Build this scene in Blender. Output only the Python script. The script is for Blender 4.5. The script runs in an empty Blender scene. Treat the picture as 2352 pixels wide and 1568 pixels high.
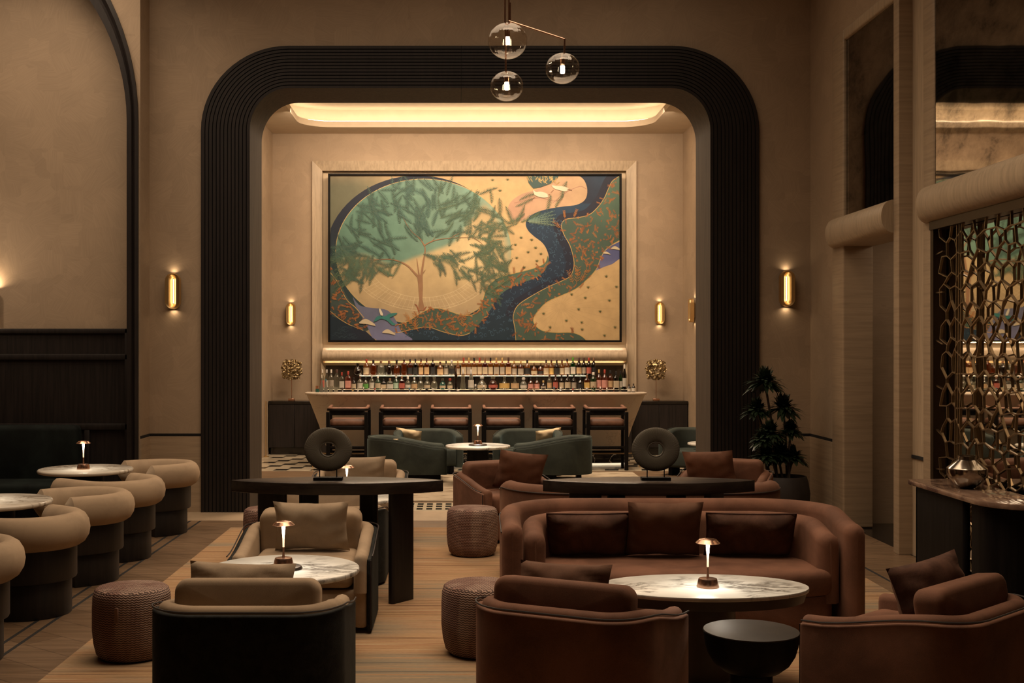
import bpy, bmesh, math, random
from mathutils import Vector, Matrix, noise as mnoise
from mathutils.geometry import tessellate_polygon
PI = math.pi
sin, cos = math.sin, math.cos
scn = bpy.context.scene
COL = scn.collection
R = math.radians

# ------------------------------------------------------------------ camera
F, VX, VY, H = 2730.0, 1050.0, 795.0, 1.85      # focal length and vanishing point in the 2352 x 1568 frame, eye height
cam_d = bpy.data.cameras.new('camera')
cam = bpy.data.objects.new('camera', cam_d)
COL.objects.link(cam)
cam.location = (0, 0, H)
cam.rotation_euler = (R(90), 0, 0)
cam_d.sensor_width = 36.0
cam_d.lens = F / 2352 * 36.0
cam_d.shift_x = (1176 - VX) / 2352
cam_d.shift_y = -(784 - VY) / 2352
cam_d.clip_end = 100
scn.camera = cam
# ------------------------------------------------------------------ exposure / world / big lights
vs = scn.view_settings
scn.display_settings.display_device = 'sRGB'
vs.view_transform = 'Standard'; vs.look = 'None'; vs.gamma = 1.0; vs.use_curve_mapping = False
vs.exposure = 0.0
cy = scn.cycles
cy.max_bounces = 7; cy.diffuse_bounces = 3; cy.glossy_bounces = 4; cy.transmission_bounces = 6
cy.transparent_max_bounces = 16
cy.caustics_reflective = False; cy.caustics_refractive = False
cy.sample_clamp_indirect = 4.0
cy.use_denoising = True
cy.use_adaptive_sampling = True; cy.adaptive_threshold = .015
world = bpy.data.worlds.new('world'); scn.world = world
world.use_nodes = True
world.node_tree.nodes['Background'].inputs[0].default_value = (1.0, .72, .45, 1)
world.node_tree.nodes['Background'].inputs[1].default_value = 0.0

WARM = (1.0, .755, .53)
WARM2 = (1.0, .73, .45)
def area(name, loc, sx, sy, power, rot=(0, 0, 0), col=WARM, spread=180, parent=None, shape='RECTANGLE'):
    l = bpy.data.lights.new(name, 'AREA')
    l.shape = shape; l.size = sx; l.size_y = sy; l.energy = power; l.color = col; l.spread = R(spread)
    o = bpy.data.objects.new(name, l); COL.objects.link(o)
    o.location = loc; o.rotation_euler = rot
    if parent: o.parent = parent
    return o
def spot(name, loc, target, power, angle=50, blend=.8, size=.06, col=WARM):
    l = bpy.data.lights.new(name, 'SPOT')
    l.energy = power; l.spot_size = R(angle); l.spot_blend = blend; l.shadow_soft_size = size; l.color = col
    o = bpy.data.objects.new(name, l); COL.objects.link(o)
    o.location = loc
    d = Vector(target) - Vector(loc)
    o.rotation_euler = d.to_track_quat('-Z', 'Y').to_euler()
    return o
def point(name, loc, power, size=.03, col=WARM, parent=None):
    l = bpy.data.lights.new(name, 'POINT')
    l.energy = power; l.shadow_soft_size = size; l.color = col
    o = bpy.data.objects.new(name, l); COL.objects.link(o)
    o.location = loc
    if parent: o.parent = parent
    return o
# ceiling downlight field of the lounge
area('ceiling_light_lounge', (-.5, 9.0, 6.3), 5.0, 4.6, 140, spread=140)
area('ceiling_light_seats', (.9, 6.9, 6.3), 4.0, 2.2, 80, spread=110)
area('ceiling_light_back', (-.3, 11.7, 6.3), 6.5, 1.2, 34, spread=160)
area('ceiling_light_bay', (-4.6, 11.6, 6.3), 2.6, 2.0, 70, spread=140)
# downlights of the vestibule behind the arch
area('ceiling_light_vestibule', (.3, 16.2, 5.45), 4.5, 1.6, 300, spread=150)
spot('downlight_bar_left', (-1.4, 18.3, 5.5), (-1.4, 18.4, 0), 330, 60)
spot('downlight_bar_middle', (.3, 18.3, 5.5), (.3, 18.4, 0), 330, 60)
spot('downlight_bar_right', (2.0, 18.3, 5.5), (2.0, 18.4, 0), 330, 60)
# wall washers aimed at the picture
for i, wx_ in enumerate((-1.2, .31, 1.85)):
    spot('picture_washer_%s' % 'abc'[i], (wx_, 18.7, 5.5), (wx_, 20.6, 3.1), 112, 100, 1.0, .08)
area('wall_washer_bar', (.35, 18.75, 5.45), 6.2, .5, 135, (R(50), 0, 0), spread=150)  # added unseen fill, brightens the alcove's back wall
area('ceiling_light_corridor', (5.2, 11.4, 3.15), .8, .6, 7)  # unseen fill added to lift the dark corridor
# washer of the left bay's upper wall
spot('bay_washer', (-5.6, 11.9, 3.0), (-5.3, 13.1, 2.7), 22, 120, 1.0, .1)

# ------------------------------------------------------------------ helpers: objects
def link(name, bm, mats, parent=None, smooth=40, kind=None):
    me = bpy.data.meshes.new(name)
    bm.normal_update()
    bm.to_mesh(me); bm.free()
    if not isinstance(mats, (list, tuple)): mats = [mats]
    for m in mats: me.materials.append(m)
    if smooth is not None:
        for p in me.polygons: p.use_smooth = True
        me.set_sharp_from_angle(angle=R(smooth))
    o = bpy.data.objects.new(name, me); COL.objects.link(o)
    if parent: o.parent = parent
    if kind: o['kind'] = kind
    return o
def struct(name, bm, mats, parent=None, smooth=40):
    return link(name, bm, mats, parent, smooth, None if parent else 'structure')
def tag(o, label, cat, group=None):
    o['label'] = label; o['category'] = cat
    if group: o['group'] = group
    return o
def thing(name, label, cat, loc=(0, 0, 0), rz=0, group=None):
    o = bpy.data.objects.new(name, None); COL.objects.link(o)
    o.empty_display_size = .1
    o.location = loc; o.rotation_euler = (0, 0, rz)
    return tag(o, label, cat, group)
def dup(root, loc, rz=0, label=None, group=None):
    r = root.copy(); COL.objects.link(r); r.location = loc; r.rotation_euler = (0, 0, rz)
    if label: r['label'] = label
    if group: r['group'] = group
    for ch in list(root.children):
        c = ch.copy(); COL.objects.link(c); c.parent = r
        for g in ch.children:
            d = g.copy(); COL.objects.link(d); d.parent = c
    return r
B = bmesh.new

# ------------------------------------------------------------------ helpers: shapes
def face(bm, vs_, mi=0):
    try:
        f = bm.faces.new(vs_); f.material_index = mi; return f
    except ValueError:
        return None
def xf(verts, M):
    for v in verts: v.co = M @ v.co
def box(bm, x0, x1, y0, y1, z0, z1, mi=0):
    c = [bm.verts.new(p) for p in ((x0,y0,z0),(x1,y0,z0),(x1,y1,z0),(x0,y1,z0),(x0,y0,z1),(x1,y0,z1),(x1,y1,z1),(x0,y1,z1))]
    for q in ((0,3,2,1),(4,5,6,7),(0,1,5,4),(1,2,6,5),(2,3,7,6),(3,0,4,7)): face(bm, [c[i] for i in q], mi)
    return c
def rbox(bm, x0, x1, y0, y1, z0, z1, r=.02, seg=3, mi=0, M=None):
    t = bmesh.new()
    box(t, x0, x1, y0, y1, z0, z1)
    bmesh.ops.bevel(t, geom=list(t.edges), offset=r, segments=seg, profile=.5, affect='EDGES')
    add(bm, t, M, mi)
def add(bm, t, M=None, mi=None):
    m = {}
    for v in t.verts: m[v] = bm.verts.new(M @ v.co if M else v.co)
    for f in t.faces:
        n = face(bm, [m[v] for v in f.verts], f.material_index if mi is None else mi)
    t.free()
def lathe(bm, prof, n=32, c=(0, 0), mi=0, sx=1, sy=1, ex=None, M=None, rib=None):
    """prof = [(r, z)...]; ex = superellipse exponent for square-ish sections."""
    rings = []
    for r, z in prof:
        if r < 1e-6:
            v = bm.verts.new((c[0], c[1], z)); rings.append([v]); continue
        ring = []
        for i in range(n):
            a = 2*PI*(i+.5)/n
            k = 1.0
            if ex: k = (abs(cos(a))**ex + abs(sin(a))**ex) ** (-1/ex)
            if rib: k *= 1 + rib[0]*cos(rib[1]*a)
            ring.append(bm.verts.new((c[0]+sx*r*k*cos(a), c[1]+sy*r*k*sin(a), z)))
        rings.append(ring)
    for a, b in zip(rings, rings[1:]):
        if len(a) == 1 and len(b) == 1: continue
        for i in range(n):
            j = (i+1) % n
            if len(a) == 1: face(bm, [a[0], b[j], b[i]], mi)
            elif len(b) == 1: face(bm, [a[i], a[j], b[0]], mi)
            else: face(bm, [a[i], a[j], b[j], b[i]], mi)
    if len(rings[0]) > 1: face(bm, rings[0][::-1], mi)
    if len(rings[-1]) > 1: face(bm, rings[-1], mi)
    if M: xf([v for rg in rings for v in rg], M)
def tube(bm, pts, r, n=8, mi=0, closed=False, caps=True):
    pts = [Vector(p) for p in pts]
    rr = r if isinstance(r, (list, tuple)) else [r]*len(pts)
    rings = []; up = None
    for i, p in enumerate(pts):
        if closed: t = pts[(i+1) % len(pts)] - pts[i-1]
        else: t = pts[min(i+1, len(pts)-1)] - pts[max(i-1, 0)]
        t.normalize()
        if up is None:
            up = Vector((0, 0, 1)) if abs(t.z) < .9 else Vector((1, 0, 0))
        u = t.cross(up); u.normalize(); w = u.cross(t); w.normalize(); up = w
        rings.append([bm.verts.new(p + rr[i]*(cos(2*PI*k/n)*u + sin(2*PI*k/n)*w)) for k in range(n)])
    m = len(rings)
    for i in range(m if closed else m-1):
        a, b = rings[i], rings[(i+1) % m]
        for k in range(n): face(bm, [a[k], b[k], b[(k+1) % n], a[(k+1) % n]][::-1], mi)
    if caps and not closed:
        face(bm, rings[0], mi); face(bm, rings[-1][::-1], mi)
def bar(bm, p, q, w, d, side=Vector((1, 0, 0)), mi=0):
    """square bar from p to q, w across in the plane, d along SIDE"""
    p, q = Vector(p), Vector(q); t = (q-p).normalized()
    s = (side - t*side.dot(t)).normalized(); u = t.cross(s)
    c = []
    for e in (p, q):
        for a, b_ in ((-1,-1),(1,-1),(1,1),(-1,1)): c.append(bm.verts.new(e + u*(a*w/2) + s*(b_*d/2)))
    for k in ((0,3,2,1),(4,5,6,7),(0,1,5,4),(1,2,6,5),(2,3,7,6),(3,0,4,7)): face(bm, [c[i] for i in k], mi)
def prism(bm, outline, z0, z1, mi=0, bev=0, seg=3):
    """vertical prism of a 2D outline (ccw); bev rounds the top and bottom edges"""
    n = len(outline)
    nrm = []
    for i in range(n):
        p, q = Vector(outline[i-1]), Vector(outline[(i+1) % n]); t = (q-p).normalized(); nrm.append((t.y, -t.x))
    rows = []
    if bev:
        rows = [(z0 + bev - bev*cos(PI/2*k/seg), bev - bev*sin(PI/2*k/seg)) for k in range(seg+1)]
        rows += [(z1 - bev + bev*sin(PI/2*k/seg), bev - bev*cos(PI/2*k/seg)) for k in range(seg+1)]
    else: rows = [(z0, 0), (z1, 0)]
    rings = [[bm.verts.new((outline[i][0]-nrm[i][0]*e, outline[i][1]-nrm[i][1]*e, z)) for i in range(n)] for z, e in rows]
    for a, b in zip(rings, rings[1:]):
        for i in range(n): face(bm, [a[i], a[(i+1) % n], b[(i+1) % n], b[i]], mi)
    face(bm, rings[0][::-1], mi); face(bm, rings[-1], mi)
    return rings
def ellipse(rx, ry, n=48, c=(0, 0)):
    return [(c[0]+rx*cos(2*PI*i/n), c[1]+ry*sin(2*PI*i/n)) for i in range(n)]
def rrect(hw, hh, r, n=6, c=(0, 0), rt=None):
    """rounded rectangle, ccw; rt = radius of the two upper corners"""
    rt = r if rt is None else rt
    out = []
    for cx, cyy, a0, rr in ((hw, -hh, -PI/2, r), (hw, hh, 0, rt), (-hw, hh, PI/2, rt), (-hw, -hh, PI, r)):
        ox, oy = cx - math.copysign(rr, cx), cyy - math.copysign(rr, cyy)
        for k in range(n+1):
            a = a0 + PI/2*k/n
            out.append((c[0]+ox+rr*cos(a), c[1]+oy+rr*sin(a)))
    return out
def slab(bm, outline, t, bev, M, mi=0, puff=0.0):
    """cushion block: outline in local XY, thickness t along Z, transformed by M; puff bulges both faces"""
    tmp = bmesh.new()
    rings = prism(tmp, outline, -t/2, t/2, 0, bev, 4)
    if puff:
        cx = sum(p[0] for p in outline)/len(outline); cyy = sum(p[1] for p in outline)/len(outline)
        for end, s in ((rings[0], -1), (rings[-1], 1)):
            f = [f for f in tmp.faces if len(f.verts) == len(outline) and set(f.verts) == set(end)][0]
            tmp.faces.remove(f)
            prev = end
            for k in (.8, .55, .3):
                ring = [tmp.verts.new((cx+(v.co.x-cx)*k, cyy+(v.co.y-cyy)*k, s*(t/2 + puff*(1-k*k)))) for v in end]
                for i in range(len(end)):
                    q = [prev[i], prev[(i+1) % len(end)], ring[(i+1) % len(end)], ring[i]]
                    face(tmp, q if s > 0 else q[::-1])
                prev = ring
            face(tmp, prev if s > 0 else prev[::-1])
    add(bm, tmp, M, mi)
def pillow(bm, w, h, t, M, seed=0, n=16, mi=0, sag=.06):
    rnd = random.Random(seed)
    ph = [rnd.uniform(0, 6.28) for _ in range(6)]
    def P(i, j, s):
        u, v = -1+2*i/n, -1+2*j/n
        x = w/2*u*(1 - sag*(1-v*v)); y = h/2*v*(1 - sag*(1-u*u)*1.2)
        k = max(0.0, (1-u**4)*(1-v**4))**.55
        z = t/2*k*(1 + .07*sin(3.1*u+ph[0])*sin(2.7*v+ph[1]) + .05*sin(6*u*v+ph[2]))
        if abs(u) == 1 or abs(v) == 1: z = 0
        # crumple near the corners
        z += (.014*sin(9*(u+v)+ph[3])*abs(u*v) + .010*sin(7*u-5*v+ph[4])*(1-abs(u))*abs(v) + .009*sin(11*v+4*u+ph[5])*abs(u)**2)*k
        return Vector((x, y, s*z))
    tmp = bmesh.new()
    top = [[tmp.verts.new(P(i, j, 1)) for j in range(n+1)] for i in range(n+1)]
    bot = [[top[i][j] if i in (0, n) or j in (0, n) else tmp.verts.new(P(i, j, -1)) for j in range(n+1)] for i in range(n+1)]
    for i in range(n):
        for j in range(n):
            face(tmp, [top[i][j], top[i+1][j], top[i+1][j+1], top[i][j+1]])
            face(tmp, [bot[i][j], bot[i][j+1], bot[i+1][j+1], bot[i+1][j]])
    rim = [top[i][0].co.copy() for i in range(n)] + [top[n][j].co.copy() for j in range(n)] + [top[n-i][n].co.copy() for i in range(n)] + [top[0][n-j].co.copy() for j in range(n)]
    add(bm, tmp, M, mi)
    return [M @ p for p in rim]
def upath(hw, yb, yfl, yfr, r, n=12, m=6):
    """U seen from above, open towards +Y: left arm end -> back -> right arm end; (x, y, nx, ny) with outward normals"""
    P = []
    for k in range(m): P.append((-hw, yfl + (yb+r-yfl)*k/m, -1, 0))
    for k in range(n+1):
        a = PI + PI/2*k/n; P.append((-hw+r+r*cos(a), yb+r+r*sin(a), cos(a), sin(a)))
    if hw - r > 1e-4:
        for k in range(1, m): P.append((-hw+r + 2*(hw-r)*k/m, yb, 0, -1))
    for k in range(0 if hw-r > 1e-4 else 1, n+1):
        a = 1.5*PI + PI/2*k/n; P.append((hw-r+r*cos(a), yb+r+r*sin(a), cos(a), sin(a)))
    for k in range(1, m+1): P.append((hw, yb+r + (yfr-yb-r)*k/m, 1, 0))
    return P
def ushell(bm, path, t, zb, zt, dome=.03, mi=0, endr=None, tb=None):
    """upright wall along PATH (outer face on the path), t thick, rounded top; zt = f(x, y) or number"""
    endr = t*.45 if endr is None else endr
    zf = zt if callable(zt) else (lambda x, y: zt)
    def section(x, y, nx, ny, inset, drop):
        Z = zf(x, y) - drop
        out = []
        o = inset; w = t - 2*inset
        out.append((x - nx*o, y - ny*o, zb))
        for k in range(7):
            a = PI*k/6
            u = (1 - cos(a))/2
            out.append((x - nx*(o+u*w), y - ny*(o+u*w), Z - dome + dome*sin(a)))
        out.append((x - nx*(o+w), y - ny*(o+w), zb))
        return [bm.verts.new(p) for p in out]
    S = []
    x, y, nx, ny = path[0]; tx, ty = ny, -nx
    d0 = Vector((path[0][0]-path[1][0], path[0][1]-path[1][1])).normalized()
    d1 = Vector((path[-1][0]-path[-2][0], path[-1][1]-path[-2][1])).normalized()
    for k in range(4, 0, -1):
        a = PI/2*k/4
        S.append(section(x+d0.x*endr*sin(a), y+d0.y*endr*sin(a), nx, ny, endr*(1-cos(a)), endr*(1-cos(a))*.7))
    for p in path: S.append(section(*p, 0, 0))
    x, y, nx, ny = path[-1]
    for k in range(1, 5):
        a = PI/2*k/4
        S.append(section(x+d1.x*endr*sin(a), y+d1.y*endr*sin(a), nx, ny, endr*(1-cos(a)), endr*(1-cos(a))*.7))
    n = len(S[0])
    for a, b in zip(S, S[1:]):
        for k in range(n): face(bm, [a[k], b[k], b[(k+1) % n], a[(k+1) % n]], mi)
    face(bm, S[0][::-1], mi); face(bm, S[-1], mi)
    bmesh.ops.recalc_face_normals(bm, faces=list(bm.faces))
def ss(a, b, x):
    k = min(1, max(0, (x-a)/(b-a))); return k*k*(3-2*k)
def T(x, y, z): return Matrix.Translation((x, y, z))
def RX(a): return Matrix.Rotation(a, 4, 'X')
def RY(a): return Matrix.Rotation(a, 4, 'Y')
def RZ(a): return Matrix.Rotation(a, 4, 'Z')

# ------------------------------------------------------------------ materials
def lin(r, g, b):
    return tuple((c/12.92 if c <= .04045 else ((c+.055)/1.055)**2.4) for c in (r/255, g/255, b/255))
class NT:
    def __init__(s, name):
        s.m = bpy.data.materials.new(name); s.m.use_nodes = True
        s.t = s.m.node_tree; s.N = s.t.nodes; s.L = s.t.links
        s.p = s.N['Principled BSDF']; s.out = s.N['Material Output']
        s.tc = s.N.new('ShaderNodeTexCoord')
    def n(s, typ, **kw):
        o = s.N.new(typ)
        for k, v in kw.items(): setattr(o, k, v)
        return o
    def l(s, a, b): s.L.new(a, b)
    def coords(s, scale=(1, 1, 1), rot=(0, 0, 0), src=None):
        m = s.n('ShaderNodeMapping'); m.inputs['Scale'].default_value = scale; m.inputs['Rotation'].default_value = rot
        s.l(src or s.tc.outputs['Object'], m.inputs['Vector']); return m.outputs['Vector']
    def noise(s, vec, scale=5, detail=4, rough=.55, dist=0):
        o = s.n('ShaderNodeTexNoise'); o.inputs['Scale'].default_value = scale; o.inputs['Detail'].default_value = detail
        o.inputs['Roughness'].default_value = rough; o.inputs['Distortion'].default_value = dist
        s.l(vec, o.inputs['Vector']); return o.outputs['Fac']
    def ramp(s, fac, stops, interp='LINEAR'):
        o = s.n('ShaderNodeValToRGB'); o.color_ramp.interpolation = interp
        e = o.color_ramp.elements
        while len(e) < len(stops): e.new(.5)
        for k, (pos, c) in zip(e, stops):
            k.position = pos; k.color = (*c, 1) if len(c) == 3 else c
        s.l(fac, o.inputs['Fac']); return o.outputs['Color']
    def mix(s, fac, a, b, mode='MIX'):
        o = s.n('ShaderNodeMix', data_type='RGBA', blend_type=mode)
        for v, i in ((fac, 0), (a, 6), (b, 7)):
            if hasattr(v, 'is_linked'): s.l(v, o.inputs[i])
            else: o.inputs[i].default_value = v if i == 0 else (*v, 1)
        return o.outputs[2]
    def math(s, op, a, b=None, c=None):
        o = s.n('ShaderNodeMath', operation=op)
        for i, v in enumerate((a, b, c)):
            if v is None: continue
            if hasattr(v, 'is_linked'): s.l(v, o.inputs[i])
            else: o.inputs[i].default_value = v
        return o.outputs[0]
    def bump(s, h, strength=.2, dist=.01):
        o = s.n('ShaderNodeBump'); o.inputs['Strength'].default_value = strength; o.inputs['Distance'].default_value = dist
        s.l(h, o.inputs['Height']); s.l(o.outputs[0], s.p.inputs['Normal'])
    def set(s, col=None, rough=None, metal=None, spec=None, sheen=None, sheen_tint=None, coat=None):
        p = s.p.inputs
        if col is not None:
            if hasattr(col, 'is_linked'): s.l(col, p['Base Color'])
            else: p['Base Color'].default_value = (*col, 1)
        if rough is not None:
            if hasattr(rough, 'is_linked'): s.l(rough, p['Roughness'])
            else: p['Roughness'].default_value = rough
        if metal is not None: p['Metallic'].default_value = metal
        if spec is not None: p['Specular IOR Level'].default_value = spec
        if sheen is not None:
            p['Sheen Weight'].default_value = sheen; p['Sheen Roughness'].default_value = .35
            if sheen_tint: p['Sheen Tint'].default_value = (*sheen_tint, 1)
        if coat is not None: p['Coat Weight'].default_value = coat; p['Coat Roughness'].default_value = .08
        return s.m
def sc(c, k): return tuple(min(1, v*k) for v in c)

def m_plain(name, col, rough=.6, metal=0, spec=.5, var=.12, scale=6, **kw):
    t = NT(name)
    f = t.noise(t.coords(), scale)
    return t.set(t.ramp(f, [(.38, sc(col, 1-var)), (.62, sc(col, 1+var))]), rough, metal, spec, **kw)
def m_plaster(name, col, axis):
    """trowelled plaster: patches with their own brush direction"""
    t = NT(name)
    vec = t.coords()
    vo = t.n('ShaderNodeTexVoronoi'); vo.inputs['Scale'].default_value = 4.6; vo.distance = 'CHEBYCHEV'
    wob = t.n('ShaderNodeVectorMath', operation='ADD')
    ns = t.n('ShaderNodeTexNoise'); ns.inputs['Scale'].default_value = 1.1; t.l(vec, ns.inputs['Vector'])
    sm = t.n('ShaderNodeVectorMath', operation='SCALE'); sm.inputs['Scale'].default_value = .12; t.l(ns.outputs['Color'], sm.inputs[0])
    t.l(vec, wob.inputs[0]); t.l(sm.outputs[0], wob.inputs[1])
    t.l(wob.outputs[0], vo.inputs['Vector'])
    sp = t.n('ShaderNodeSeparateColor'); t.l(vo.outputs['Color'], sp.inputs[0])
    vr = t.n('ShaderNodeVectorRotate', rotation_type=axis + '_AXIS')
    t.l(vec, vr.inputs['Vector']); t.l(t.math('MULTIPLY', sp.outputs[0], 6.28), vr.inputs['Angle'])
    fine = t.noise(t.coords((5, 5, 150), src=vr.outputs[0]), 1.0, 3, .6)
    f = t.math('ADD', t.math('MULTIPLY', fine, .32), t.math('MULTIPLY', sp.outputs[1], .075))
    f = t.math('ADD', f, t.math('MULTIPLY', t.noise(vec, .9, 3), .35))
    t.bump(fine, .08, .004)
    return t.set(t.ramp(f, [(.28, sc(col, .86)), (.48, sc(col, 1.1))]), .62, 0, .35)
def m_travertine(name, col, scale=(1.3, 1.3, 34), var=.13, rough=.45):
    t = NT(name)
    a = t.noise(t.coords(scale), 1.0, 6, .62, .4)
    b = t.noise(t.coords((scale[0]*3, scale[1]*3, scale[2]*4)), 1.0, 3)
    f = t.math('ADD', t.math('MULTIPLY', a, .75), t.math('MULTIPLY', b, .25))
    t.bump(b, .08, .003)
    return t.set(t.ramp(f, [(.40, sc(col, 1-var)), (.5, col), (.6, sc(col, 1+var*.7))]), rough, 0, .4)
def m_wood(name, col, scale=(28, 28, 1.6), rough=.42, var=.35, spec=.4):
    t = NT(name)
    a = t.noise(t.coords(scale), 1.0, 6, .6, .6)
    t.bump(a, .12, .003)
    return t.set(t.ramp(a, [(.38, sc(col, 1-var)), (.62, sc(col, 1+var))]), rough, 0, spec)
def m_fabric(name, col, rough=.85, sheen=.4, var=.18, weave=420, big=3.0, tint=None, bmp=.25):
    t = NT(name)
    big_n = t.noise(t.coords(), big, 5, .6, .5)
    w = t.noise(t.coords((1, 1, 1)), weave, 2)
    f = t.math('ADD', t.math('MULTIPLY', big_n, .7), t.math('MULTIPLY', w, .3))
    t.bump(w, bmp, .002)
    return t.set(t.ramp(f, [(.40, sc(col, 1-var)), (.60, sc(col, 1+var))]), rough, 0, .2, sheen, tint or sc(col, 2.2))
def m_marble(name, base, vein, scale=2.2, rough=.16, thr=.5, width=.035, stretch=(1, 1, 1), rot=(0, 0, .5), warm=None):
    t = NT(name)
    v = t.coords(stretch, rot)
    a = t.noise(v, scale, 8, .62, 1.3)
    d = t.math('ABSOLUTE', t.math('SUBTRACT', a, thr))
    mask = t.noise(t.coords(), scale*.55, 3)
    line = t.ramp(d, [(0, (1, 1, 1)), (width, (0, 0, 0))])
    mk = t.ramp(mask, [(.44, (0, 0, 0)), (.54, (1, 1, 1))])
    fac = t.mix(1.0, line, mk, 'MULTIPLY')
    bsp = t.ramp(t.noise(v, scale*.8, 5, .6, .6), [(.35, sc(base, .86) if warm is None else warm), (.6, base)])
    return t.set(t.mix(fac, bsp, vein), rough, 0, .5)
def m_metal(name, col, rough=.25):
    t = NT(name)
    f = t.noise(t.coords((1, 1, 40)), 30, 2)
    return t.set(t.ramp(f, [(.3, sc(col, .9)), (.7, sc(col, 1.08))]), rough, 1.0)
def m_emit(name, col, strength):
    t = NT(name)
    t.p.inputs['Base Color'].default_value = (*col, 1)
    t.p.inputs['Emission Color'].default_value = (*col, 1)
    t.p.inputs['Emission Strength'].default_value = strength
    return t.m
def m_glass(name, tint, alpha=.25, rough=.03, rim=1.0):
    """thin clear glass: see-through with a facing-dependent reflection"""
    t = NT(name)
    tr = t.n('ShaderNodeBsdfTransparent'); tr.inputs[0].default_value = (*tint, 1)
    gl = t.n('ShaderNodeBsdfGlossy'); gl.inputs['Roughness'].default_value = rough; gl.inputs[0].default_value = (1, .97, .92, 1)
    lw = t.n('ShaderNodeLayerWeight'); lw.inputs['Blend'].default_value = .22
    fac = t.math('ADD', t.math('MULTIPLY', lw.outputs['Facing'], rim*.55), alpha*.25)
    mx = t.n('ShaderNodeMixShader'); t.l(fac, mx.inputs[0]); t.l(tr.outputs[0], mx.inputs[1]); t.l(gl.outputs[0], mx.inputs[2])
    t.l(mx.outputs[0], t.out.inputs[0])
    return t.m
def m_bottle(name, col, trans=.55):
    """coloured bottle glass with its contents: part see-through, part scattering, glossy skin"""
    t = NT(name)
    tr = t.n('ShaderNodeBsdfTransparent'); tr.inputs[0].default_value = (*col, 1)
    tl = t.n('ShaderNodeBsdfTranslucent'); tl.inputs[0].default_value = (*col, 1)
    gl = t.n('ShaderNodeBsdfGlossy'); gl.inputs['Roughness'].default_value = .06
    a = t.n('ShaderNodeMixShader'); a.inputs[0].default_value = trans
    t.l(tl.outputs[0], a.inputs[1]); t.l(tr.outputs[0], a.inputs[2])
    lw = t.n('ShaderNodeLayerWeight'); lw.inputs['Blend'].default_value = .3
    b = t.n('ShaderNodeMixShader'); t.l(t.math('ADD', t.math('MULTIPLY', lw.outputs['Facing'], .5), .05), b.inputs[0])
    t.l(a.outputs[0], b.inputs[1]); t.l(gl.outputs[0], b.inputs[2])
    t.l(b.outputs[0], t.out.inputs[0])
    return t.m

C_WALL = (.385, .287, .195)
M = {}
M['plaster_xz'] = m_plaster('plaster_front', C_WALL, 'Y')
M['plaster_yz'] = m_plaster('plaster_side', C_WALL, 'X')
M['stone'] = m_travertine('travertine', (.38, .285, .19))
M['stone_v'] = m_travertine('travertine_upright', (.45, .35, .24), (26, 26, 1.6), .14)
M['stone_dim'] = m_travertine('travertine_brown', (.34, .235, .15), (1.6, 1.6, 22), .3)
M['ceiling'] = m_plain('ceiling_paint', (.55, .45, .33), .7, var=.03)
M['cream_panel'] = m_plain('cream_panel', (.58, .46, .31), .6, var=.03)
M['portal_wood'] = m_wood('portal_wood', (.0135, .0095, .0085), (30, 30, 2.0), .5, .25)
M['portal_groove'] = m_plain('portal_groove', (.004, .003, .003), .9)
M['reveal_wood'] = m_wood('reveal_wood', (.062, .046, .034), (30, 30, 1.4), .65, .22, .2)
M['panel_wood'] = m_wood('panel_wood', (.0115, .0078, .0068), (34, 34, 1.5), .55, .45)
M['dark_wood'] = m_wood('dark_wood', (.0095, .0068, .0056), (32, 32, 1.6), .5, .4)
M['table_wood'] = m_wood('table_wood', (.022, .0155, .012), (1.6, 26, 26), .36, .35)
M['black_stone'] = m_plain('black_stone', (.010, .009, .008), .15, spec=.5, var=.3)
M['black_wood'] = m_wood('black_wood', (.0055, .0045, .0042), (26, 26, 1.6), .55, .4, .12)
M['beige'] = m_fabric('beige_velvet', (.37, .275, .185), .85, .2, .16)
M['beige_linen'] = m_fabric('beige_linen', (.34, .26, .18), .9, .1, .12, 300, 5)
M['green_black'] = m_fabric('black_green_velvet', (.011, .0115, .0105), .8, .22, .5, 260, 14, (.05, .06, .05), .6)
M['rust'] = m_fabric('rust_velvet', (.155, .073, .045), .8, .3, .3, 420, 2.6, (.36, .2, .13))
M['rust_dark'] = m_fabric('brown_velvet', (.092, .044, .029), .78, .3, .42, 420, 4.0, (.3, .17, .11))
M['rust_linen'] = m_fabric('rust_linen', (.125, .064, .040), .88, .2, .16, 300, 5, (.3, .16, .09))
M['piping'] = m_plain('piping_cord', (.022, .014, .012), .6)
M['teal'] = m_fabric('teal_velvet', (.034, .042, .036), .75, .4, .28, 420, 3.0, (.22, .34, .36))
M['cream_pillow'] = m_fabric('cream_linen', (.60, .47, .30), .9, .2, .08, 300, 5)
M['green_seat'] = m_fabric('deep_green_velvet', (.007, .011, .010), .8, .15, .6, 420, 2.2, (.05, .08, .07))
M['leather'] = m_plain('terracotta_leather', (.17, .085, .055), .5, var=.18, scale=9)
M['brass'] = m_metal('brass', (.78, .54, .25), .36)
M['brass_leaf'] = m_metal('brass_leaf', (.38, .29, .155), .36)
M['brass_dim'] = m_metal('aged_brass', (.27, .195, .115), .36)
M['copper'] = m_metal('copper', (.62, .37, .26), .24)
M['gunmetal'] = m_metal('gunmetal', (.20, .19, .19), .3)
M['bronze'] = m_metal('bronze', (.085, .058, .036), .4)
M['bronze_paint'] = m_plain('bronze_paint', (.055, .040, .029), .45, var=.15)
M['silver'] = m_metal('silver', (.42, .38, .32), .16)
M['marble'] = m_marble('white_marble', (.70, .69, .64), (.05, .037, .026), 4.0, .3, .5, .075, (1, 2.2, 1), (0, 0, .5))
M['marble_soft'] = m_marble('veined_marble', (.64, .58, .49), (.22, .17, .12), 2.2, .2, .5, .06, (1, 3, 1), (0, 0, .2))
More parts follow.
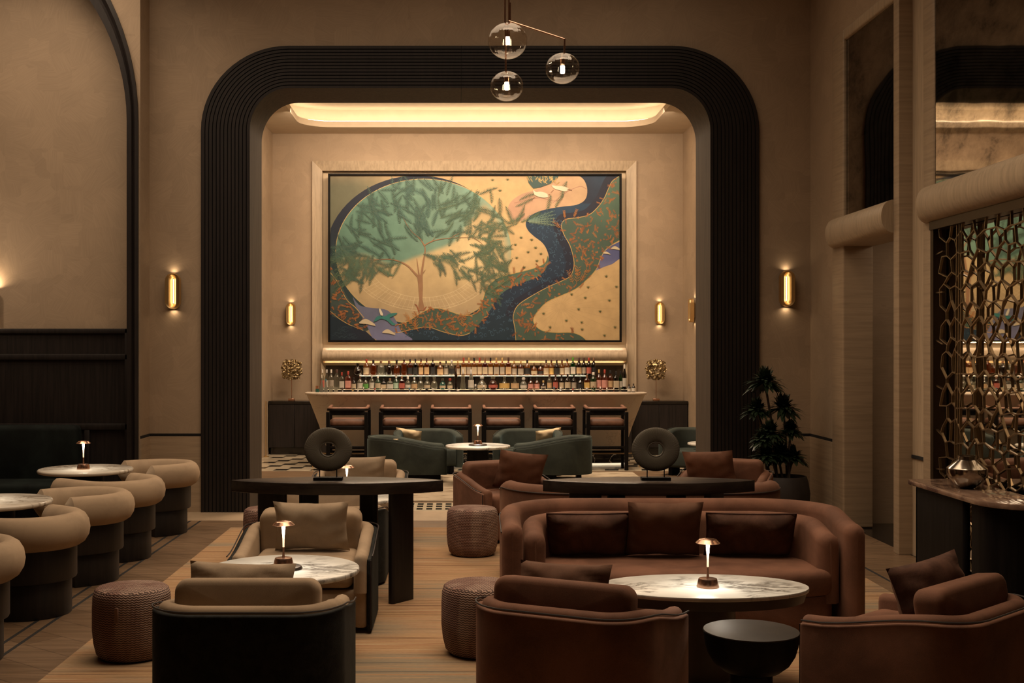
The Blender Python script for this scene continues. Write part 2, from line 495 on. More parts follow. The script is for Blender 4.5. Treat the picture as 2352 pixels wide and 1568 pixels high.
M['marble_brown'] = m_marble('brown_marble', (.33, .215, .15), (.09, .05, .04), 2.4, .1, .5, .08, (1.5, .6, 1), (0, 0, .5), (.20, .125, .09))
M['marble_black'] = m_marble('black_marble', (.012, .010, .009), (.42, .37, .3), 1.4, .12, .5, .012, (1, 1, 1), (0, .7, .6))
M['bar_stone'] = m_marble('bar_stone', (.50, .435, .355), (.36, .295, .235), 1.5, .35, .52, .014, (1, 1, 1), (.4, .7, .2), (.50, .40, .30))
M['led'] = m_emit('led_strip', (1.0, .82, .56), 3.0)
M['led_cove'] = m_emit('led_cove', (1.0, .82, .57), 16.0)
M['glow'] = m_emit('lamp_glow', (1.0, .82, .58), 10.0)  # emission painted for the shine at the top of the lamp stems
M['bulb'] = m_emit('bulb', (1.0, .80, .52), 45.0)
M['sconce_glow'] = m_emit('sconce_glow', (1.0, .80, .50), 4.5)
M['glow_rod'] = m_emit('lamp_rod', (1.0, .70, .45), .75)  # weaker painted shine lower on the stem
M['globe'] = m_glass('globe_glass', (.97, .94, .90), .12, .03, .75)
M['soil'] = m_plain('soil', (.02, .014, .01), .95)
M['leaf'] = m_plain('dark_leaf', (.016, .030, .014), .4, var=.5, scale=14)
M['bark'] = m_plain('bark', (.045, .032, .022), .8, var=.3, scale=30)
M['pot'] = m_plain('pot', (.026, .02, .017), .6, var=.2)
M['smoke'] = m_plain('smoked_back', (.035, .027, .02), .12, 0, .6)
# ---- materials that need their own graphs
def m_mirror(name, dirty):
    t = NT(name)
    v = t.coords((1, .45, 1.0))
    a = t.noise(v, 7, 8, .72, .3); b = t.noise(t.coords(), 1.3, 5, .65)
    f = t.math('ADD', t.math('MULTIPLY', a, .5), t.math('MULTIPLY', b, .5))
    col = t.ramp(f, [(.38, (.09, .076, .058)), (.47, (.27, .235, .19)), (.60, (.42, .375, .31))]) if dirty else t.ramp(f, [(.3, (.62, .58, .5)), (.7, (.72, .68, .6))])
    if dirty:
        w = t.n('ShaderNodeTexNoise'); w.inputs['Scale'].default_value = .9; t.l(t.tc.outputs['Object'], w.inputs['Vector'])
        t.bump(w.outputs['Fac'], .06, .05)
    return t.set(col, .035 if dirty else .015, 1.0)
M['mirror_old'] = m_mirror('antique_mirror', True)
M['mirror'] = m_mirror('mirror', False)
def m_floor():
    t = NT('wood_floor')
    br = t.n('ShaderNodeTexBrick'); br.offset = .5
    br.inputs['Scale'].default_value = 1.0; br.inputs['Brick Width'].default_value = 1.9; br.inputs['Row Height'].default_value = .26
    br.inputs['Mortar Size'].default_value = .004; br.inputs['Bias'].default_value = 0
    t.l(t.coords((1, 1, 1), (0, 0, R(38))), br.inputs['Vector'])
    br.inputs['Color1'].default_value = (.140, .090, .053, 1); br.inputs['Color2'].default_value = (.172, .113, .068, 1); br.inputs['Mortar'].default_value = (.09, .058, .034, 1)
    g = t.noise(t.coords((1.6, 24, 1), (0, 0, R(38))), 1.0, 5, .6, .8)
    c = t.mix(1.0, br.outputs['Color'], t.ramp(g, [(.3, (.78, .78, .78)), (.7, (1.2, 1.15, 1.1))]), 'MULTIPLY')
    return t.set(c, t.ramp(g, [(.3, (.30, .30, .30)), (.7, (.44, .44, .44))]), 0, .4)
M['floor'] = m_floor()
def m_rug(name, dark=1.0):
    t = NT(name)
    a = t.noise(t.coords((.45, 17, 1)), 1.0, 4, .6)
    b = t.noise(t.coords((.7, 1.6, 1)), .8, 3, .5)
    w = t.noise(t.coords((30, 200, 1)), 1.0, 2)
    warm_ = t.ramp(a, [(.38, (.20, .115, .065)), (.44, (.32, .20, .107)), (.50, (.39, .258, .142)), (.55, (.30, .155, .085)), (.60, (.40, .28, .165))])
    cool_ = t.ramp(a, [(.38, (.16, .14, .11)), (.45, (.29, .215, .135)), (.51, (.22, .19, .14)), (.57, (.36, .25, .145)), (.63, (.31, .175, .10))])
    c = t.mix(t.ramp(b, [(.40, (0, 0, 0)), (.51, (1, 1, 1))]), cool_, warm_)
    c = t.mix(1.0, c, t.ramp(w, [(.3, (.86, .86, .86)), (.7, (1.08, 1.08, 1.08))]), 'MULTIPLY')
    t.bump(w, .25, .004)
    return t.set(c, .95, 0, .1)
M['rug'] = m_rug('striped_rug')
def m_rug2():
    t = NT('pale_rug')
    a = t.noise(t.coords((2.2, 6, 1)), 1.3, 6, .65, .8)
    c = t.ramp(a, [(.36, (.17, .125, .085)), (.47, (.33, .27, .19)), (.66, (.40, .33, .24))])
    return t.set(c, .9, 0, .15)
M['rug_pale'] = m_rug2()
def m_weave():
    """zigzag knit of the poufs: wavy courses round the side, straight courses over the top"""
    t = NT('zigzag_knit')
    s = t.n('ShaderNodeSeparateXYZ'); t.l(t.tc.outputs['Object'], s.inputs[0])
    g = t.n('ShaderNodeSeparateXYZ'); geo = t.n('ShaderNodeNewGeometry')
    tr = t.n('ShaderNodeVectorTransform', vector_type='NORMAL', convert_from='WORLD', convert_to='OBJECT')
    t.l(geo.outputs['Normal'], tr.inputs[0]); t.l(tr.outputs[0], g.inputs[0])
    top = t.math('GREATER_THAN', g.outputs[2], .72)
    ang = t.math('MULTIPLY', t.math('ARCTAN2', s.outputs[1], s.outputs[0]), .23)
    def pick(a, b):      # a on the side, b on the top
        return t.math('ADD', t.math('MULTIPLY', a, t.math('SUBTRACT', 1.0, top)), t.math('MULTIPLY', b, top))
    along = pick(ang, s.outputs[0]); across = pick(s.outputs[2], t.math('MULTIPLY', s.outputs[1], .6))
    zz = t.math('PINGPONG', along, .0125)
    v = t.math('ADD', across, t.math('MULTIPLY', zz, .5))
    st = t.math('SINE', t.math('MULTIPLY', v, 2*PI/.0135))
    col_step = t.noise(t.coords((7, 7, 1.2)), 1.0, 3)
    f = t.math('ADD', t.math('MULTIPLY', st, .40), .5)
    tone = t.ramp(col_step, [(.42, (.30, .165, .125)), (.58, (.46, .31, .24))])
    c = t.mix(f, (.022, .010, .010), tone)
    t.bump(f, .7, .006)
    return t.set(c, .8, 0, .25)
M['weave'] = m_weave()
def m_disc():
    t = NT('ribbed_ceramic')
    s = t.n('ShaderNodeSeparateXYZ'); t.l(t.tc.outputs['Object'], s.inputs[0])
    a = t.math('ARCTAN2', s.outputs[2], s.outputs[0])
    w = t.math('SINE', t.math('MULTIPLY', a, 124))
    t.bump(w, .35, .003)
    c = t.ramp(t.math('MULTIPLY_ADD', w, .5, .5), [(0, (.060, .053, .040)), (1, (.125, .110, .082))])
    return t.set(c, .6, 0, .3)
M['disc'] = m_disc()

# =================================================================== SETTING
# floor of the lounge, threshold bands, vestibule floor
b = B(); box(b, -8, 4.02, -3, 12.62, -.1, 0); struct('floor', b, M['floor'])
b = B(); box(b, -8, 3.95, 12.62, 13.36, -.1, 0); struct('floor_threshold', b, M['stone'])
b = B(); box(b, -3.4, 4.1, 13.36, 14.06, -.1, 0)
struct('floor_border', b, m_plain('border_stone', (.43, .36, .25), .3, var=.1))
b = B()
for i in range(-30, 40):
    for k in range(3):
        x0 = .004 + i*.109 - .03; y0 = 13.47 + k*.20
        box(b, x0, x0+.069, y0, y0+.135, -.004, .0012)
struct('floor_border_tile', b, M['black_stone'], smooth=None)
b = B(); box(b, -3.4, 4.1, 14.06, 17.62, -.1, 0); struct('floor_vestibule', b, M['floor'])
b = B(); box(b, -3.4, 4.1, 17.62, 21.2, -.1, 0)
struct('floor_bar', b, m_plain('ivory_tile', (.46, .39, .28), .22, var=.1, scale=3))
b = B()
for k in range(0, 10):
    for i in range(-9, 9):
        x = i*.55 + (k*.185) % .55; y = 17.72 + k*.28
        if y + .19 > 20.6 or not (-3.2 < x < 3.7): continue
        c = [b.verts.new((x+dx, y+dy, .0015)) for dx, dy in ((0, 0), (.205, 0), (.235, .19), (.03, .19))]
        face(b, c)
struct('floor_bar_tile', b, M['black_stone'], smooth=None)
b = B(); box(b, 4.02, 6.2, 10.3, 12.62, -.1, 0); struct('floor_corridor', b, M['black_stone'])
# inlay lines in the wood floor
for i, x in enumerate((-2.83, -2.72, 3.41)):
    b = B(); box(b, x-.012, x+.012, -2.9, 12.6, -.004, .0012); struct('trim_%d' % (i+1), b, M['portal_groove'])
b = B(); box(b, -8.1, 6.3, -3.1, 13.3, 6.4, 6.5); struct('ceiling', b, M['ceiling'])

# back wall with the rectangular hole behind the portal
b = B()
for a in ((-3.44, -2.45, 0, 6.4), (2.96, 4.6, 0, 6.4), (-2.45, 2.96, 4.85, 6.4)): box(b, a[0], a[1], 13.29, 13.9, a[2], a[3])
struct('wall_back', b, M['plaster_xz'])
for i, (x0, x1) in enumerate(((-3.438, -2.86), (3.372, 3.948))):
    b = B(); box(b, x0, x1, 13.278, 13.30, 0, .845); struct('trim_%d' % (i+4), b, M['stone'])
    b = B(); box(b, x0, x1, 13.284, 13.30, .845, .875); struct('trim_%d' % (i+6), b, M['portal_groove'])
# fluted portal around the opening
def curve_k(k):
    """outline of the portal, k = 0 outer edge ... 1 inner edge, left foot -> over the top -> right foot (x, z)"""
    xl = -2.857 + k*.545; xr = 3.369 - k*.546; zt = 5.20 - k*.473
    rx = .98 - k*.545; rz = .945 - k*.473
    P = [(xl, z) for z in (0, 1.0, 2.0, 3.0)] + [(xl, zt-rz)]
    for i in range(1, 17):
        a = PI - PI/2*i/16; P.append((xl+rx+rx*cos(a), zt-rz+rz*sin(a)))
    for i in range(1, 6): P.append((xl+rx + (xr-rx-xl-rx)*i/6, zt))
    for i in range(0, 17):
        a = PI/2 - PI/2*i/16; P.append((xr-rx+rx*cos(a), zt-rz+rz*sin(a)))
    P += [(xr, z) for z in (3.0, 2.0, 1.0, 0)]
    return P
b = B()
NR = 13
prof = [(0, .05), (0, 0)]
for i in range(NR):
    k0, k1 = i/NR, (i+1)/NR; w = 1/NR
    if i: prof += [(k0 + .13*w, .016, 1), (k0 + .2*w, 0)]
    if i < NR-1: prof += [(k1 - .05*w, 0), (k1, .016, 1)]
prof += [(1, 0)]
rows = []
for q in prof:
    rows.append(([b.verts.new((x, 13.25 + q[1], z)) for x, z in curve_k(q[0])], len(q) > 2))
for (a, ga), (c, gc) in zip(rows, rows[1:]):
    for i in range(len(a)-1): face(b, [a[i], a[i+1], c[i+1], c[i]], 1 if (ga or gc) else 0)
bmesh.ops.recalc_face_normals(b, faces=list(b.faces))
po = struct('trim_portal', b, [M['portal_wood'], M['portal_groove']], smooth=25)
b = B()
ci = curve_k(1)
lo = [[b.verts.new((x, y, z)) for x, z in ci] for y in (13.25, 14.06)]
co = [b.verts.new((x, 14.06, z)) for x, z in curve_k(.7)]
for i in range(len(ci)-1):
    face(b, [lo[0][i], lo[0][i+1], lo[1][i+1], lo[1][i]]); face(b, [lo[1][i], lo[1][i+1], co[i+1], co[i]])
struct('trim_reveal', b, M['reveal_wood'], smooth=30)
# joint lines of the portal's panels
for nm, a in (('trim_joint', (.043, .049, 13.2485, 14.061, 4.726, 5.2)),):
    b = B(); box(b, *a); struct(nm, b, M['portal_groove'])

# ---- alcove behind the portal
XL, XR, YB, ZC = -3.23, 3.95, 20.8, 5.57
b = B(); box(b, XL-.2, XL, 13.9, YB+.2, 0, 6.3); struct('wall_alcove_left', b, M['plaster_yz'])
b = B(); box(b, XR, XR+.2, 13.9, YB+.2, 0, 6.3); struct('wall_alcove_right', b, M['plaster_yz'])
b = B()
FX0, FX1, FZ = -2.36, 2.96, 4.93           # recessed field behind the picture
for a in ((XL, FX0-.17, 0, 6.3), (FX1+.17, XR, 0, 6.3), (FX0-.17, FX1+.17, FZ+.16, 6.3)): box(b, a[0], a[1], YB, YB+.2, a[2], a[3])
struct('wall_alcove_back', b, M['plaster_xz'])
b = B(); box(b, FX0-.17, FX1+.17, YB+.10, YB+.2, 0, FZ+.16); struct('wall_alcove_field', b, M['cream_panel'])
# bevelled stone frame around the field
def frame_ring(bm, x0, x1, z0, z1, w, y0, y1, open_bottom=True):
    """picture-frame ring whose face slopes from y0 (outer edge) to y1 (inner edge)"""
    o = [(x0, z0), (x0, z1), (x1, z1), (x1, z0)]
    n = [(x0+w, z0), (x0+w, z1-w), (x1-w, z1-w), (x1-w, z0)]
    A = [bm.verts.new((x, y0+.06, z)) for x, z in o]; Bv = [bm.verts.new((x, y0, z)) for x, z in o]
    C = [bm.verts.new((x, y1, z)) for x, z in n]; D = [bm.verts.new((x, YB+.14, z)) for x, z in n]
    for r0, r1 in ((A, Bv), (Bv, C), (C, D)):
        for i in range(3): face(bm, [r0[i], r0[i+1], r1[i+1], r1[i]])
b = B(); frame_ring(b, FX0-.17, FX1+.17, .0, FZ+.16, .17, YB-.05, YB-.005); bmesh.ops.recalc_face_normals(b, faces=list(b.faces)); struct('trim_frame', b, M['stone_v'], smooth=20)
# rounded stone beam under the picture, lit from a strip along its top
b = B()
seg = 14
prev = None
for i in range(seg+1):
    a = PI/2 - PI*i/seg
    y = YB + .10 - .30*cos(a) if i not in (0, seg) else YB+.10
    p = (YB + .06 - .27*max(0, cos(a))**.8, 1.69 + .135*sin(a))
    row = [b.verts.new((x, p[0], p[1])) for x in (FX0+.02, FX1-.02)]
    if prev: face(b, [prev[0], prev[1], row[1], row[0]])
    prev = row
bmesh.ops.recalc_face_normals(b, faces=list(b.faces))
struct('trim_beam', b, M['stone_v'])
# bevelled surround and smoked back of the bottle niche
b = B()
o = [(-2.36, 1.02), (-2.36, 1.565), (2.96, 1.565), (2.96, 1.02)]
n = [(-2.30, 1.02), (-2.30, 1.515), (2.90, 1.515), (2.90, 1.02)]
A = [b.verts.new((x, YB-.14, z)) for x, z in o]; C = [b.verts.new((x, YB+.0, z)) for x, z in n]
for i in range(3): face(b, [A[i], A[i+1], C[i+1], C[i]])
bmesh.ops.recalc_face_normals(b, faces=list(b.faces))
struct('trim_niche', b, M['cream_panel'], smooth=None)
b = B(); box(b, -2.32, 2.92, YB+.0, YB+.05, .9, 1.53); struct('wall_niche', b, M['smoke'])
# light strips of the alcove (real fittings)
def strip(name, x0, x1, y0, y1, z0, z1, m='led'):
    b = B(); box(b, x0, x1, y0, y1, z0, z1); return struct(name, b, M[m])
area('beam_light', ((FX0+FX1)/2, YB-.02, 1.92), 5.2, .03, 18, (R(-18), 0, 0), WARM)
area('niche_light', ((FX0+FX1)/2, YB-.1, 1.553), 5.2, .03, 12, (R(-28), 0, 0), WARM)
# coffered ceiling
b = B()
inner = rrect((3.29+2.65)/2, (20.19-14.7)/2, .55, 8, ((3.29-2.65)/2, (20.19+14.7)/2))
hx0, hx1, hy0, hy1 = XL-.05, XR+.05, 13.9, YB+.05
cx, cyy = (3.29-2.65)/2, (20.19+14.7)/2
def to_rect(x, y):
    dx, dy = x-cx, y-cyy
    k = min([v for v in ((hx1-cx)/dx if dx > 1e-9 else 1e9, (hx0-cx)/dx if dx < -1e-9 else 1e9, (hy1-cyy)/dy if dy > 1e-9 else 1e9, (hy0-cyy)/dy if dy < -1e-9 else 1e9)])
    return cx+dx*k, cyy+dy*k
# plane below, lip, hidden ledge, riser, upper ceiling
iv = [b.verts.new((x, y, ZC)) for x, y in inner]
ov = [b.verts.new((*to_rect(x, y), ZC)) for x, y in inner]
nI = len(inner)
corners = {(hx0, hy0), (hx0, hy1), (hx1, hy0), (hx1, hy1)}
for i in range(nI):
    j = (i+1) % nI
    a, c = ov[i].co, ov[j].co
    extra = [q for q in corners if (abs(a.x-c.x) > 1e-4 and abs(a.y-c.y) > 1e-4) and ((abs(q[0]-a.x) < 1e-4 and abs(q[1]-c.y) < 1e-4) or (abs(q[1]-a.y) < 1e-4 and abs(q[0]-c.x) < 1e-4))]
    vsx = [iv[i], iv[j], ov[j]] + [b.verts.new((q[0], q[1], ZC)) for q in extra] + [ov[i]]
    face(b, vsx)
def grow(e): return rrect((3.29+2.65)/2+e, (20.19-14.7)/2+e, .55+e, 8, (cx, cyy))
lipv = [b.verts.new((x, y, ZC+.10)) for x, y in inner]
l2 = [b.verts.new((x, y, ZC+.10)) for x, y in grow(.19)]
l3 = [b.verts.new((x, y, ZC+.33)) for x, y in grow(.19)]
for r0, r1 in ((iv, lipv), (lipv, l2), (l2, l3)):
    for i in range(nI): face(b, [r0[i], r0[(i+1) % nI], r1[(i+1) % nI], r1[i]])
face(b, l3)
struct('ceiling_alcove', b, M['ceiling'], smooth=30)
b = B()
g0, g1 = grow(.05), grow(.09)
A = [b.verts.new((x, y, ZC+.113)) for x, y in g0]; C = [b.verts.new((x, y, ZC+.113)) for x, y in g1]
for i in range(nI): face(b, [A[i], A[(i+1) % nI], C[(i+1) % nI], C[i]])
struct('trim_strip_cove', b, M['led_cove'])
b = B(); box(b, hx0, hx1, 13.9, YB+.2, 6.2, 6.3); struct('ceiling_alcove_slab', b, M['ceiling'])

# ---- left bay: wall with its arch, thin dark frame, lit upper wall, panelled dado
YF = 12.9
S = YF/F
def arc_pts(dr):
    """edge line DR inside the arch's outer edge: the inner edge turns in with a tighter radius"""
    ed = (318.5-VX)*S - dr; rad = 644*S - dr*6.0
    cx_, cz_ = ed - rad, H-(280-VY)*S
    P = [(ed, 0), (ed, 1.0), (ed, 2.0), (ed, 3.0)]
    for i in range(0, 25):
        a = PI/2*i/24; P.append((cx_+rad*cos(a), cz_+rad*sin(a)))
    return P
outer = arc_pts(0)
b = B()
top = 6.4
oc = [(x, z) for x, z in outer if z < top]
pts0 = [b.verts.new((x, YF, z)) for x, z in oc]; pts1 = [b.verts.new((-3.44, YF, z)) for x, z in oc]
for i in range(len(oc)-1): face(b, [pts0[i], pts1[i], pts1[i+1], pts0[i+1]])
e0 = b.verts.new((oc[-1][0], YF, top)); e1 = b.verts.new((-3.44, YF, top))
face(b, [pts0[-1], pts1[-1], e1, e0])
struct('wall_bay_front', b, M['plaster_xz'])
b = B(); box(b, -3.46, -3.44, YF+.001, 13.29, 0, 6.4); struct('wall_bay_return', b, M['plaster_yz'])
b = B(); box(b, -3.442, -3.428, YF+.001, 13.278, 0, .845); struct('trim_8', b, M['stone'])
b = B(); box(b, -3.442, -3.433, YF+.001, 13.278, .845, .875); struct('trim_9', b, M['portal_groove'])
b = B()
secs = [(0, -.03, 0), (.03, -.045, 0), (.055, -.02, 0), (.07, -.045, 0), (.118, -.045, 0), (.118, .26, 0)]
rows = []
for dr, dy, _ in [(0, 0, 0)] + secs:
    rows.append([b.verts.new((x, YF+dy, z)) for x, z in arc_pts(dr)])
for a, c in zip(rows, rows[1:]):
    for i in range(len(a)-1): face(b, [a[i], a[i+1], c[i+1], c[i]])
bmesh.ops.recalc_face_normals(b, faces=list(b.faces))
struct('trim_bay_arch', b, M['portal_wood'], smooth=30)
b = B(); box(b, -8, -3.46, 13.14, 13.3, 0, 6.4); struct('wall_bay_back', b, M['plaster_xz'])
b = B(); box(b, -8.1, -8, -3, 13.3, 0, 6.4); struct('wall_left', b, M['plaster_yz'])
b = B(); box(b, -8, 4.6, -3.1, -3, 0, 6.4); struct('wall_front', b, M['plaster_xz'])
# panelled dado of the bay
b = B()
ZD = 2.045
box(b, -8, -3.56, 13.09, 13.14, 0, ZD)
xr_ = -3.585
def rail(x0, x1, z0, z1, y=13.06): rbox(b, x0, x1, y, 13.10, z0, z1, .008, 2)
rail(-8, xr_, ZD-.055, ZD); rail(-8, xr_, 1.70, 1.765); rail(-8, xr_, .93, 1.0)
rail(xr_-.07, xr_, 0, ZD); rail(-4.10, -4.04, 0, .93)
rail(-8, xr_, 0, .12)
struct('trim_dado', b, M['panel_wood'])

# ---- right wall
XW = 3.95
b = B(); box(b, XW, 4.6, 12.42, 13.29, 0, 6.4); struct('wall_right_far', b, M['plaster_yz'])
b = B(); box(b, XW-.012, XW, 12.46, 13.278, 0, .845); struct('trim_10', b, M['stone'])
b = B(); box(b, XW-.006, XW, 12.46, 13.278, .845, .875); struct('trim_11', b, M['portal_groove'])
b = B()
rbox(b, XW-.02, 4.24, 12.10, 12.47, 0, 5.08, .02, 3)
struct('door_1_jamb', b, M['stone'])
b = B(); rbox(b, XW-.03, 4.3, 10.545, 10.68, 0, 6.4, .005, 2); struct('wall_right_pier', b, M['stone'])
b = B(); rbox(b, XW-.02, 4.24, 10.68, 12.1, 4.965, 5.08, .02, 3); struct('trim_12', b, M['stone_v'])
b = B(); box(b, XW, 4.6, 10.68, 12.42, 5.08, 6.4); struct('wall_right_upper', b, M['plaster_yz'])
def halfround(bm, y0, y1, zc, rz, x, rx, bev=.12, square=False):
    """half-round moulding along Y, bulging towards -X, ends rounded into the wall"""
    rows = []
    ys = [(y0, .05), (y0+bev*.15, .5), (y0+bev*.45, .85), (y0+bev, 1), (y1-bev, 1), (y1-bev*.45, .85), (y1-bev*.15, .5), (y1, .05)]
    if square: ys = [(y0, .05), (y0, 1)] + ys[4:]
    for y, k in ys:
        rows.append([bm.verts.new((x - rx*k*max(0, cos(PI/2 - PI*i/14))**.7, y, zc + rz*sin(PI/2 - PI*i/14))) for i in range(15)])
    for a, c in zip(rows, rows[1:]):
        for i in range(14): face(bm, [a[i], a[i+1], c[i+1], c[i]])
    bmesh.ops.recalc_face_normals(bm, faces=list(bm.faces))
b = B(); halfround(b, 10.682, 12.43, 3.02, .15, XW+.0, .14, square=True); box(b, XW+.001, 4.24, 10.68, 12.1, 2.87, 3.165); struct('door_1_head', b, M['stone_v'])
b = B(); box(b, 4.235, 4.6, 10.3, 10.545, 0, 6.4); struct('wall_right_core', b, M['stone_dim'])
b = B(); box(b, 3.962, 4.09, 10.68, 12.1, 3.165, 4.965); mo = link('antique_mirror', b, M['mirror_old'])
tag(mo, 'mottled antique mirror above the doorway, reflecting one leg of the dark arch', 'mirror')
# corridor beyond the doorway
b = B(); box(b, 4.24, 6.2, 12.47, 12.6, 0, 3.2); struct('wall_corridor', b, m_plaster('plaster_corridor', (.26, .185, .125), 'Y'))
b = B(); box(b, 4.6, 6.2, 12.455, 12.47, 0, .83); struct('trim_13', b, M['stone_dim'])
b = B(); box(b, 4.3, 6.2, 12.455, 12.47, .85, .87); struct('trim_14', b, M['portal_groove'])
b = B(); box(b, 6.2, 6.3, 10.2, 12.7, 0, 3.2); struct('wall_corridor_end', b, M['plaster_yz'])
b = B(); box(b, 4.24, 6.3, 10.2, 10.3, 0, 3.2); struct('wall_corridor_near', b, M['plaster_xz'])
b = B(); box(b, 4.24, 6.3, 10.2, 12.7, 3.2, 3.3); struct('ceiling_corridor', b, M['ceiling'])
# bay with the lattice and the upper mirror
XW2 = 4.04
b = B(); box(b, XW2, 4.3, 10.2, 10.545, 0, 6.4); struct('wall_right_strip', b, M['stone_v'])
b = B(); box(b, XW2-.012, XW2, 10.26, 10.54, .86, .89); struct('trim_15', b, M['portal_groove'])
b = B(); rbox(b, XW2-.02, 4.16, 10.02, 10.27, 0, 6.35, .025, 3); struct('trim_16', b, M['stone'])
b = B(); rbox(b, XW2-.02, 4.16, 4.8, 5.05, 0, 6.35, .025, 3); struct('trim_17', b, M['stone'])
b = B(); halfround(b, 5.0, 10.22, 3.055, .155, XW2, .14); box(b, XW2+.001, 4.16, 5.0, 10.1, 2.9, 3.21); struct('trim_18', b, M['stone_v'])
b = B(); box(b, 4.032, 4.10, 5.0, 10.03, 3.2, 6.35); mo = link('antique_mirror', b, M['mirror_old'])
tag(mo, 'large mottled mirror above the lattice, reflecting the cove-lit ceiling', 'mirror')
b = B(); box(b, 4.12, 4.15, 5.0, 10.05, 0, 2.92); mo = link('wall_mirror', b, M['mirror'])
tag(mo, 'clear wall mirror behind the brass lattice screen', 'mirror')
b = B(); box(b, 4.16, 4.6, -3, 10.2, 0, 6.4); struct('wall_right', b, M['plaster_yz'])
b = B(); box(b, 4.05, 4.2, -3, 4.8, 0, 6.4); struct('wall_right_near', b, M['plaster_yz'])

# brass lattice screen in front of the lower mirror
t = thing('lattice_screen', 'aged brass lattice screen of irregular hexagons before the wall mirror', 'screen', (4.035, 8.2, 0))
rnd = random.Random(11)
b = B()
px_, pz_ = .205, .275
cols = range(0, 20); vz = {}
y_far = 9.90 - 8.2
def hv(c, r, up):
    y = y_far - c*px_*.5
    z = .05 + r*pz_ + (pz_*.5 if (c % 2) else 0) + (pz_*.17 if up else -pz_*.17)
    key = (c, r, up)
    if key not in vz:
        vz[key] = Vector((rnd.uniform(-.004, .004), y + rnd.uniform(-.035, .035), z + rnd.uniform(-.032, .032)))
    return vz[key]
for c in range(0, 46):
    for r in range(-1, 13):
        if (c, r) in (): continue
        # honeycomb on its point: every column of vertices carries a vertical edge, zigzags join neighbours
        p, q = hv(c, r, False), hv(c, r, True)
        ed = [(p, q)]
        ed.append((q, hv(c+1, r if c % 2 == 0 else r+1, False)))
        ed.append((hv(c+1, r if c % 2 == 0 else r+1, False), hv(c, r+1, False)) if False else (hv(c+1, (r-1) if c % 2 == 0 else r, True), p))
        for a, d in ed:
            a, d = a.copy(), d.copy()
            if not (.04 < (a.z+d.z)/2 < 2.86): continue
            a.z = min(2.86, max(.03, a.z)); d.z = min(2.86, max(.03, d.z))
            if (a-d).length > .02: bar(b, a, d, .0095, .02)
for z in (.4, .82, 1.15, 1.52, 1.9, 2.3, 2.62):
    bar(b, (0, y_far+.10, z), (0, y_far-.04, z+rnd.uniform(-.05, .05)), .011, .02)
for y in (1.42, 1.33, 1.37): bar(b, (0, y+.02, .03), (0, y-.04, 2.86), .011, .02)
link('lattice', b, M['brass_dim'], t, None)
b = B(); box(b, -.03, .07, 1.80, 1.86, 0, 2.9); box(b, -.03, .07, -3.15, -3.09, 0, 2.9); box(b, -.04, .07, -3.15, 1.86, 2.83, 2.9)
link('frame', b, M['bronze'], t)
# =================================================================== FURNITURE BUILDERS (local: front towards +Y, base at z = 0)
def armchair(label, loc, rz, mats, group=None, name='armchair', shape=None):
    """curved lounge armchair: velvet shell, padded rim falling to the arms, seat and back cushions"""
    outer, inner, pipe = mats
    t = thing(name, label, 'armchair', loc, rz, group)
    hw, yb, yf, r = shape or (.465, -.44, .40, .24)
    zt = lambda x, y: .595 - .105*ss(yb+.12, yf, y)
    b = B(); ushell(b, upath(hw, yb, yf, yf, r), .035, .02, lambda x, y: zt(x, y)-.012, .012, endr=.02); link('shell', b, outer, t)
    b = B()
    ip = upath(hw-.03, yb+.03, yf-.005, yf-.005, r-.03)
    ushell(b, ip, .085, .26, lambda x, y: zt(x, y)+.02, .035, endr=.04); link('rim', b, inner, t)
    b = B()
    tube(b, [(x, y, zt(x, y)+.002) for x, y, nx, ny in upath(hw+.001, yb-.001, yf+.004, yf+.004, r)], .0045, 6)
    tube(b, [(hw-.008, yf+.016, z) for z in (.03, .2, .35, zt(hw, yf)-.02)], .004, 6)
    tube(b, [(-hw+.008, yf+.016, z) for z in (.03, .2, .35, zt(hw, yf)-.02)], .004, 6)
    link('piping', b, pipe, t)
    b = B(); rbox(b, -hw+.04, hw-.04, yb+.1, yf-.02, .03, .27, .025, 3)
    for s in (-1, 1): rbox(b, s*(hw-.075)-.045, s*(hw-.075)+.045, yf-.1, yf+.008, .03, .44, .03, 3)
    link('seat_base', b, inner, t)
    b = B(); slab(b, rrect(hw-.125, (yf-yb-.22)/2, .07, 6), .17, .05, T(0, (yf+yb+.20)/2+.01, .365), 0, .012); link('seat_cushion', b, inner, t)
    b = B(); slab(b, rrect(.350, .165, .05, 8, rt=.065), .155, .035, T(0, yb+.215, .55) @ RX(R(90-9)), 0, .012); link('back_cushion', b, inner, t)
    return t
def cushion(label, loc, rz, w, h, t_, m, lean=18, seed=0, roll=0, piping=None, sag=.06, group=None, name='cushion'):
    """scatter cushion standing on its lower edge, leaning back; loc = foot of its middle"""
    o = None
    b = B()
    MM = RX(R(90-lean)) @ RZ(R(roll)) @ T(0, h/2, 0)
    rim = pillow(b, w, h, t_, MM, seed, sag=sag)
    o = link(name, b, m, None, 60)
    o.location = loc; o.rotation_euler = (0, 0, rz)
    tag(o, label, 'cushion', group)
    if piping:
        b = B(); tube(b, rim, .006, 6, closed=True); link('piping', b, piping, o)
    return o
